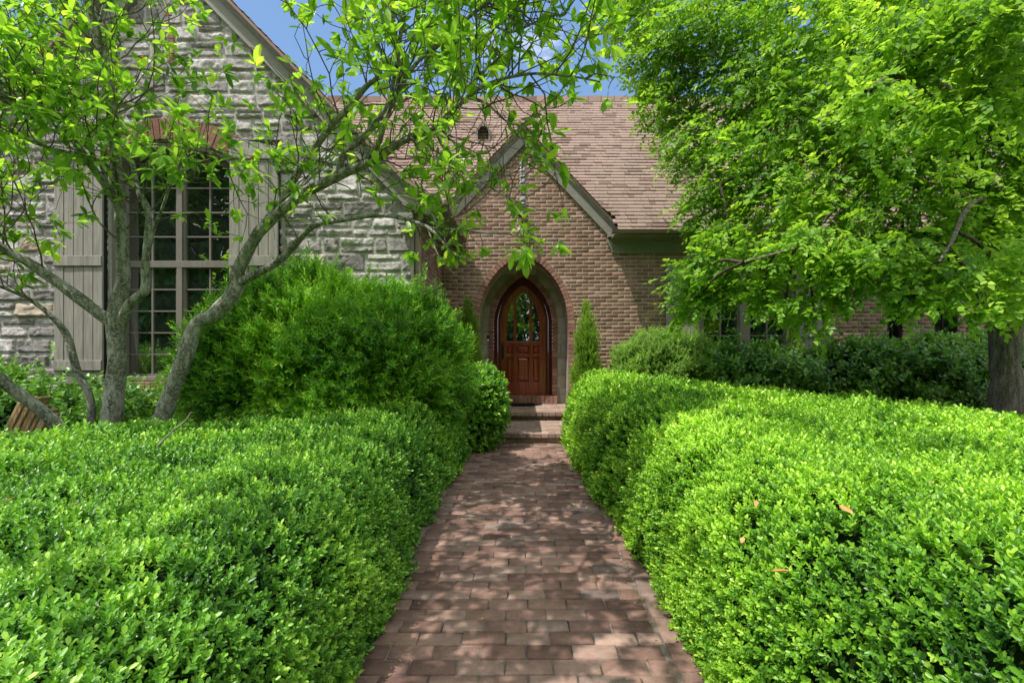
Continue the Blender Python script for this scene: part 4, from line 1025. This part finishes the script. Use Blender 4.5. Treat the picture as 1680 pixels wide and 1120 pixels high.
# ---- river birch -----------------------------------------------------------
bi=thing('birch_tree','big birch with rugged brown trunk and drooping bright green crown over the right hedge','tree',(5.4,5.55,0))
tb=Tubes(); tw=Tubes(); sp_p=[];sp_d=[]
def limb3(pts,r,lump=.12,sides=14,k=7):
    p2,r2=crom([P(*q) for q in pts],r,k); tb.add(p2,r2,sides,lump); return p2,r2
L1=limb3([(1654,730,5.5),(1652,660,5.5),(1649,590,5.5),(1646,520,5.5),(1630,420,5.6),(1600,250,5.7),(1575,80,5.8),(1560,-60,5.9),(1550,-300,6.0)],[.18,.150,.135,.13,.10,.08,.07,.06,.04],.16,20)
L2=limb3([(1645,540,5.5),(1665,450,5.4),(1675,330,5.4),(1668,230,5.4),(1690,60,5.4),(1720,-150,5.3)],[.16,.13,.11,.10,.08,.05])
mainb=[]
for pts,r in (([(1620,400,5.6),(1500,300,5.4),(1380,260,5.2),(1260,270,5.1),(1180,300,5.0)],[.05,.038,.026,.016,.008]),
              ([(1600,250,5.7),(1500,130,5.7),(1400,90,5.6),(1250,80,5.6),(1120,100,5.6)],[.05,.038,.026,.016,.008]),
              ([(1575,60,5.8),(1480,5,5.8),(1380,-60,5.9),(1250,-80,6.0),(1080,-60,6.0)],[.06,.05,.035,.025,.012]),
              ([(1620,420,5.6),(1480,380,4.9),(1340,400,4.4),(1220,430,4.2)],[.04,.026,.016,.008]),
              ([(1668,250,5.4),(1560,150,4.6),(1480,120,4.0),(1420,150,3.5)],[.06,.04,.028,.012]),
              ([(1560,-60,5.9),(1420,-160,6.2),(1240,-220,6.4),(1060,-200,6.6)],[.06,.045,.03,.012]),
              ([(1675,330,5.4),(1600,330,4.5),(1560,400,3.9),(1540,430,3.7)],[.035,.024,.015,.008]),
              ([(1690,60,5.4),(1800,0,5.2),(1950,0,5.0)],[.06,.04,.02]),
              ([(1690,60,5.4),(1700,-100,4.4),(1680,-160,3.6)],[.06,.04,.02])):
    mainb.append(limb3(pts,r,.08,8))
# foliage clumps of the crown: image place, depth, radius (m)
cl=[(P(1335,515,4.5),.20,1.),(P(1290,495,4.5),.16,1.),(P(1365,480,4.5),.2,1.)]
def C(x,y,Y,r,w=1.): cl.append((P(x,y,Y),r,w))
for q in [(1040,20,6.2,.50),(1090,90,6.0,.50),(1060,-60,6.3,.6),(1110,170,5.9,.42),(1150,60,5.8,.6),(1150,240,5.6,.42),(1180,330,5.4,.40),(1230,160,5.6,.62),(1235,270,5.3,.55),
          (1300,60,5.6,.7),(1320,200,5.3,.65),(1300,330,5.0,.5),(1390,120,5.4,.7),(1400,270,5.1,.65),(1380,400,4.8,.5),(1470,40,5.5,.75),(1490,190,5.2,.7),(1480,330,4.9,.6),
          (1560,110,5.2,.7),(1580,260,5.0,.65),(1560,400,4.8,.5),(1640,60,5.1,.8),(1650,180,5.0,.7),(1670,330,4.9,.6),(1690,450,4.7,.45),
          (1200,400,4.9,.36),(1150,450,4.8,.28),(1135,505,4.8,.18),(1172,478,4.8,.22),(1245,440,4.7,.34),(1320,405,4.5,.32),(1250,480,4.6,.17),(1400,440,4.4,.33),
          (1470,430,4.2,.34),(1500,490,4.0,.18),(1555,450,4.0,.31),(1610,500,3.9,.2),(1640,440,4.0,.36),
          (1480,90,3.9,.36),(1430,160,3.6,.22),(1560,190,3.7,.30),(1640,150,3.6,.32),(1590,60,3.8,.40),(1660,20,3.4,.35),
          (1250,-60,6.2,.8),(1450,-100,5.8,.9),(1650,-100,5.4,.9),(1150,-180,6.6,.8),(1400,-280,6.2,1.0),(1700,-300,5.6,1.0),(1900,100,5.2,.9),(1900,350,5.1,.8),(1850,-150,5.0,.9)]: C(*q)
tot=0
for c,r,w in cl:
    n=int(w*1350*r**2.3)+18
    dv=rv(n)*(rng.random((n,1))**.38)*r; dv[:,2]*=.85
    p=c+dv; sp_p.append(p)
    d=nrm(np.stack([p[:,0]-5.2,(p[:,1]-6.2)*.7,0*p[:,0]-.2],1))+rv(n)*.9; d[:,2]=d[:,2]*.8-.25; sp_d.append(nrm(d))
    # a twig to the clump from the nearest branch point
    best=None
    for p2,_ in mainb+[L1,L2]:
        dd=np.linalg.norm(p2-c,axis=1); j=dd.argmin()
        if best is None or dd[j]<best[0]: best=(dd[j],p2[j])
    a=best[1]; m_=(a+c)/2+np.array([0,0,.12*best[0]])
    pp,rr=crom([a,m_,c],[.018,.013,.006],5); tw.add(pp,rr,5)
    for j in range(5):
        q=c+rv(1)[0]*r*.8; pp,rr=crom([c,(c+q)/2+[0,0,.05],q],[.006,.004,.002],3); tw.add(pp,rr,4)
p=np.vstack(sp_p); d=np.vstack(sp_d); print('birch sprays',len(p))
def inimg(p,x0,y0,x1,y1):
    X=CX+p[:,0]*F/np.maximum(p[:,1],.3); Y=HY-(p[:,2]-CH)*F/np.maximum(p[:,1],.3); return (X>x0)&(X<x1)&(Y>y0)&(Y<y1)
LV=Leaves(); bt_=leaf_t(1,.74,.12,.12,'birch'); B=rot_to(d,np.array([0,0,1.])+.8*rv(len(p)))
bt=np.clip(.38+.22*SN1(p*.55)+rng.normal(0,.14,len(p)),0,.9)
NLF=9
sl_len=rng.uniform(.16,.34,len(p))
for k in range(NLF):
    f=(k+.5)/NLF; sgn=1 if k%2 else -1; dd=nrm(d+np.array([0,0,-.35])*f)
    pos=p+dd*(f*sl_len)[:,None]
    th=np.radians(rng.normal(50,12,len(p)))*sgn*(0 if k==NLF-1 else 1)
    ax=B[:,:,0]*np.cos(th)[:,None]+B[:,:,1]*np.sin(th)[:,None]+np.array([0,0,-.22])+rv(len(p))*.25
    LV.put(bt_,pos,ax,B[:,:,2]+rv(len(p))*.35,       .055*rng.uniform(.65,1.2,len(p)),np.clip(bt+.12*f+rng.normal(0,.1,len(p)),0,1))
tb.build('trunk',M['birchbark'],bi); tw.build('twig_clumps',M['stem'],bi); LV.build('foliage',M['birch'],bi)

# ---- other things -----------------------------------------------------------
# split timber leaning behind the low stem
c=P(38,700,4.45); tt=thing('split_timber','pale split timber slab leaning behind the low grey stem','timber',tuple(c-[0,0,.35]))
mb=MB(); ux=np.array([.46,0,.89]); vx=np.array([.89,0,-.46]); yv=np.array([0,1,0])
n=9
for i in range(n):
    a=-.16+.32*i/n; b=-.16+.32*(i+1)/n-.006; h0=-.38; h1=.25+.05*math.sin(i*1.9)-(.02*abs(i-4)); dj=rng.normal(0,.008)
    V_=[c+vx*s_+ux*h_+yv*(w_+dj) for h_ in (h0,h1) for (s_,w_) in ((a,0),(b,0),(b,.12),(a,.12))]
    mb.add(V_,[(0,1,2,3),(7,6,5,4),(0,4,5,1),(1,5,6,2),(2,6,7,3),(3,7,4,0)])
mb.build('slab',M['timber'],tt,bevel=.004)
t2=Tubes(); pp,rr=crom([P(268,722,3.1),P(285,705,3.1),P(302,692,3.1),P(314,675,3.1)],[.006,.006,.005,.003],6); t2.add(pp,rr,7,.15)
pp,rr=crom([P(255,738,3.1),P(262,728,3.1),P(270,720,3.1)],[.011,.008,.006],4); t2.add(pp,rr,7,.15)
tag(t2.build('dead_twig',M['deadtwig']),'bare pale dead twig poking out of the left hedge','twig')
def dry(x,y,Y,s,lab,grp='fallen leaves lying on the hedges',up=(0,0,1)):
    L_=Leaves(); c=P(x,y,Y); a=rv(1); a[:,2]*=.3
    L_.put(leaf_t(1,.5,.35,-.25,'mag'),c[None],a,np.array([up])+.3*rv(1),np.array([s*.75])); tag(L_.build('fallen_leaf',M['dry']),lab,'fallen leaf',grp)
def on(x,y,z): return (CH-z)*F/(y-HY)
for x,y,z,s,lab in ((110,832,.90,.05,'curled orange leaf on the left part of the left hedge'),(2,826,.90,.05,'orange leaf at the left edge of the photo on the hedge'),(296,893,.90,.03,'small pale leaf on the middle of the left hedge'),
    (1264,936,1.0,.045,'orange brown leaf lying low on the sunny right hedge'),(1400,842,.98,.055,'tan curled leaf on the right hedge, larger than its neighbours'),(1240,830,.99,.03,'small yellow leaf on the right hedge'),(1217,890,.99,.03,'tiny pale leaf on the right hedge nearest the walk'),(1530,790,.95,.03,'pale pinkish leaf far right on the hedge'),(1222,693,.98,.04,'pale leaf at the back of the right hedge')):
    dry(x,y,on(x,y,z),s,lab)
for x,y,s,lab in ((803,965,.05,'orange leaf on the walk at the edge of the shadow'),(788,1015,.03,'small red leaf on the walk in front of the camera'),(985,945,.04,'yellow leaf on the right side of the walk'),(1005,887,.04,'reddish leaf on the right side of the walk under the hedge')):
    dry(x,y,on(x,y,.02),s,lab,'fallen leaves on the brick walk')
LL=Leaves(); n=520; sd=rng.choice([-1,1],n); yy=rng.uniform(.8,7.0,n); xx=np.where(sd<0,-.72+np.abs(rng.normal(0,.10,n)),.66-np.abs(rng.normal(0,.07,n)))
q=rng.random(n)<.12; xx[q]=rng.uniform(-.7,.65,q.sum())
ax=rv(n); ax[:,2]*=.2
LL.put(leaf_t(1,.5,.3,-.2,'lo'),np.stack([xx,yy,0*xx+.006],1),ax,np.array([0,0,1.])+.3*rv(n),rng.uniform(.006,.022,n))
m,nt,out=new_mat('litter'); principled(nt,out,ramp(nt,tint(nt),[(0,(.10,.06,.03)),(.6,(.30,.20,.11)),(1,(.50,.38,.22))]),.8); tag(LL.build('leaf_litter',m),'small dry leaf bits and debris along the edges of the walk','leaf litter',kind='stuff')
# background trees
def far_tree(lab,c,h,r,seed,nl=2600,size=.22,crown0=.3,name='background_tree'):
    t=thing(name,lab,'tree',c,'trees beyond the house'); tb_=Tubes(); c=np.array(c,float)
    pp,rr=crom([c,c+[.2,.1,h*.3],c+[-.1,.2,h*.7],c+[0,0,h*.95]],[r*.09,r*.075,r*.045,.03],6); tb_.add(pp,rr,9,.1)
    cs=[]
    for i in range(16):
        a=i*2.4+seed; f=rng.uniform(crown0+.05,.92); rr_=r*(1-.55*abs(f-.5)*1.2)*rng.uniform(.35,.75); q=c+[rr_*math.cos(a),rr_*math.sin(a),f*h]
        b=c+[0,0,max(.2,f-.18)*h]; p3,r3=crom([b,(b+q)/2+[0,0,.2],q],[.08,.05,.02],4); tb_.add(p3,r3,6); cs.append((q,r*rng.uniform(.32,.5)))
    tb_.build('trunk',M['magbark'],t); LV=Leaves()
    for q,rr_ in cs:
        n=nl//16; dv=rv(n)*(rng.random((n,1))**.33)*rr_; p=q+dv; dr=nrm(dv/rr_+rv(n)*.7+[0,0,.1])
        sprigs(LV,p,dr,np.full(n,size*2),6,leaf_t(1,.55,.2,.1,'lo'),60,.8,np.clip(.35+.2*SN3(p)+rng.normal(0,.12,n),0,1),.2)
    LV.build('crown',M['far'],t)
far_tree('leafy tree behind the left slope of the stone gable',(-13.5,16,0),12,3.6,1)
far_tree('leafy tree at the far left behind the stone wing',(-17.5,14,0),11,3.6,5)
# a belt of woodland across the street (seen in the window reflections)
LV=Leaves(); tb_=Tubes()
for i in range(26):
    x=-42+i*3.4+rng.normal(0,.6); y=-24+rng.normal(0,2.5); h=rng.uniform(13,19); r=rng.uniform(2.4,3.6)
    tb_.add([[x,y,0],[x+.1,y,h*.4],[x,y,h*.8]],[.25,.18,.08],6)
    n=2200; dv=rv(n)*(rng.random((n,1))**.33)*np.array([r,r,h*.38]); p=np.array([x,y,h*.56])+dv*[1,1,1.25]
    LV.put(leaf_t(1,.8,.2,.1,'lo'),p,nrm(dv+rv(n)*1.5),rv(n)+[0,0,.8],rng.uniform(.6,1.1,n))
n=9000; LV.put(leaf_t(1,.8,.2,.1,'lo'),np.stack([rng.uniform(-42,42,n),rng.normal(-20,1.2,n),rng.uniform(0,4.5,n)],1),rv(n),rv(n)+[0,0,.8],rng.uniform(.6,1.1,n))
wd=LV.build('distant_woodland',M['far']); tag(wd,'line of trees across the street','woodland',kind='stuff')
xs=np.array([-60,60]); V=np.array([(-60,-18,0.0),(60,-18,0.0),(60,-5,0.0),(-60,-5,0.0)]); 
m,nt,out=new_mat('lawn'); v=coords(nt,kind='Pos'); n1=noise(nt,v,8,5); principled(nt,out,ramp(nt,n1,[(.3,(.05,.13,.02)),(.7,(.12,.24,.04))]),.9,spec=.1)
tag(mesh_np('lawn',V,np.array([[0,1,2,3]]),m),kind='structure')

# ================================================================== LIGHT + CAMERA
vx,vy,vz=.40,.29,-1.0
d=Vector((vx,vy,vz)).normalized()
sl=bpy.data.lights.new('sun','SUN'); sl.energy=5.0; sl.angle=math.radians(.4); sl.color=(1,.955,.88)
so=bpy.data.objects.new('sun',sl); COL.objects.link(so); so.rotation_euler=d.to_track_quat('-Z','Y').to_euler()
el=math.asin(-d.z); az=math.atan2(-d.x,-d.y)      # direction to the sun, clockwise from +Y
w=bpy.data.worlds.new('World'); S.world=w; w.use_nodes=True; nt=w.node_tree; nt.nodes.clear()
out=nt.nodes.new('ShaderNodeOutputWorld'); bg=nt.nodes.new('ShaderNodeBackground'); sky=nt.nodes.new('ShaderNodeTexSky')
sky.sky_type='NISHITA'; sky.sun_disc=False; sky.sun_elevation=el; sky.sun_rotation=az; sky.air_density=1.0; sky.dust_density=.6; sky.ozone_density=1.5
tc=nt.nodes.new('ShaderNodeTexCoord'); mp=nt.nodes.new('ShaderNodeMapping'); mp.inputs['Scale'].default_value=(1,1,2.6)
nt.links.new(tc.outputs['Generated'],mp.inputs[0]); nz=N(nt,'ShaderNodeTexNoise',Scale=2.1,Detail=7.0,Roughness=.58); nt.links.new(mp.outputs[0],nz.inputs['Vector'])
sx=nt.nodes.new('ShaderNodeSeparateXYZ'); nt.links.new(tc.outputs['Generated'],sx.inputs[0])
ad=nt.nodes.new('ShaderNodeMath'); ad.operation='MULTIPLY_ADD'; ad.inputs[1].default_value=-.26; nt.links.new(sx.outputs[1],ad.inputs[0]); nt.links.new(nz.outputs['Fac'],ad.inputs[2])  # cloud thickens behind the camera, added to lift the ambient light
fac=ramp(nt,ad.outputs[0],[(.40,(0,0,0)),(.54,(1,1,1))])
sk=mix(nt,.55,sky.outputs[0],(2.0,3.6,6.6))
cm=mix(nt,fac,sk,(12.,12.2,12.6)); nt.links.new(cm,bg.inputs[0]); bg.inputs[1].default_value=.15; nt.links.new(bg.outputs[0],out.inputs[0])
cam=bpy.data.cameras.new('camera'); co=bpy.data.objects.new('camera',cam); COL.objects.link(co); co.location=(0,0,CH); co.rotation_euler=(math.radians(90),0,0)
cam.sensor_width=36; cam.lens=36*F/1680; cam.shift_x=-(CX-840)/1680; cam.shift_y=(HY-560)/1680; cam.clip_start=.05; cam.clip_end=400; S.camera=co
S.view_settings.view_transform='Standard'; S.view_settings.look='None'; S.view_settings.exposure=0
S.cycles.max_bounces=8; S.cycles.transmission_bounces=6; S.cycles.diffuse_bounces=4; S.cycles.use_denoising=True
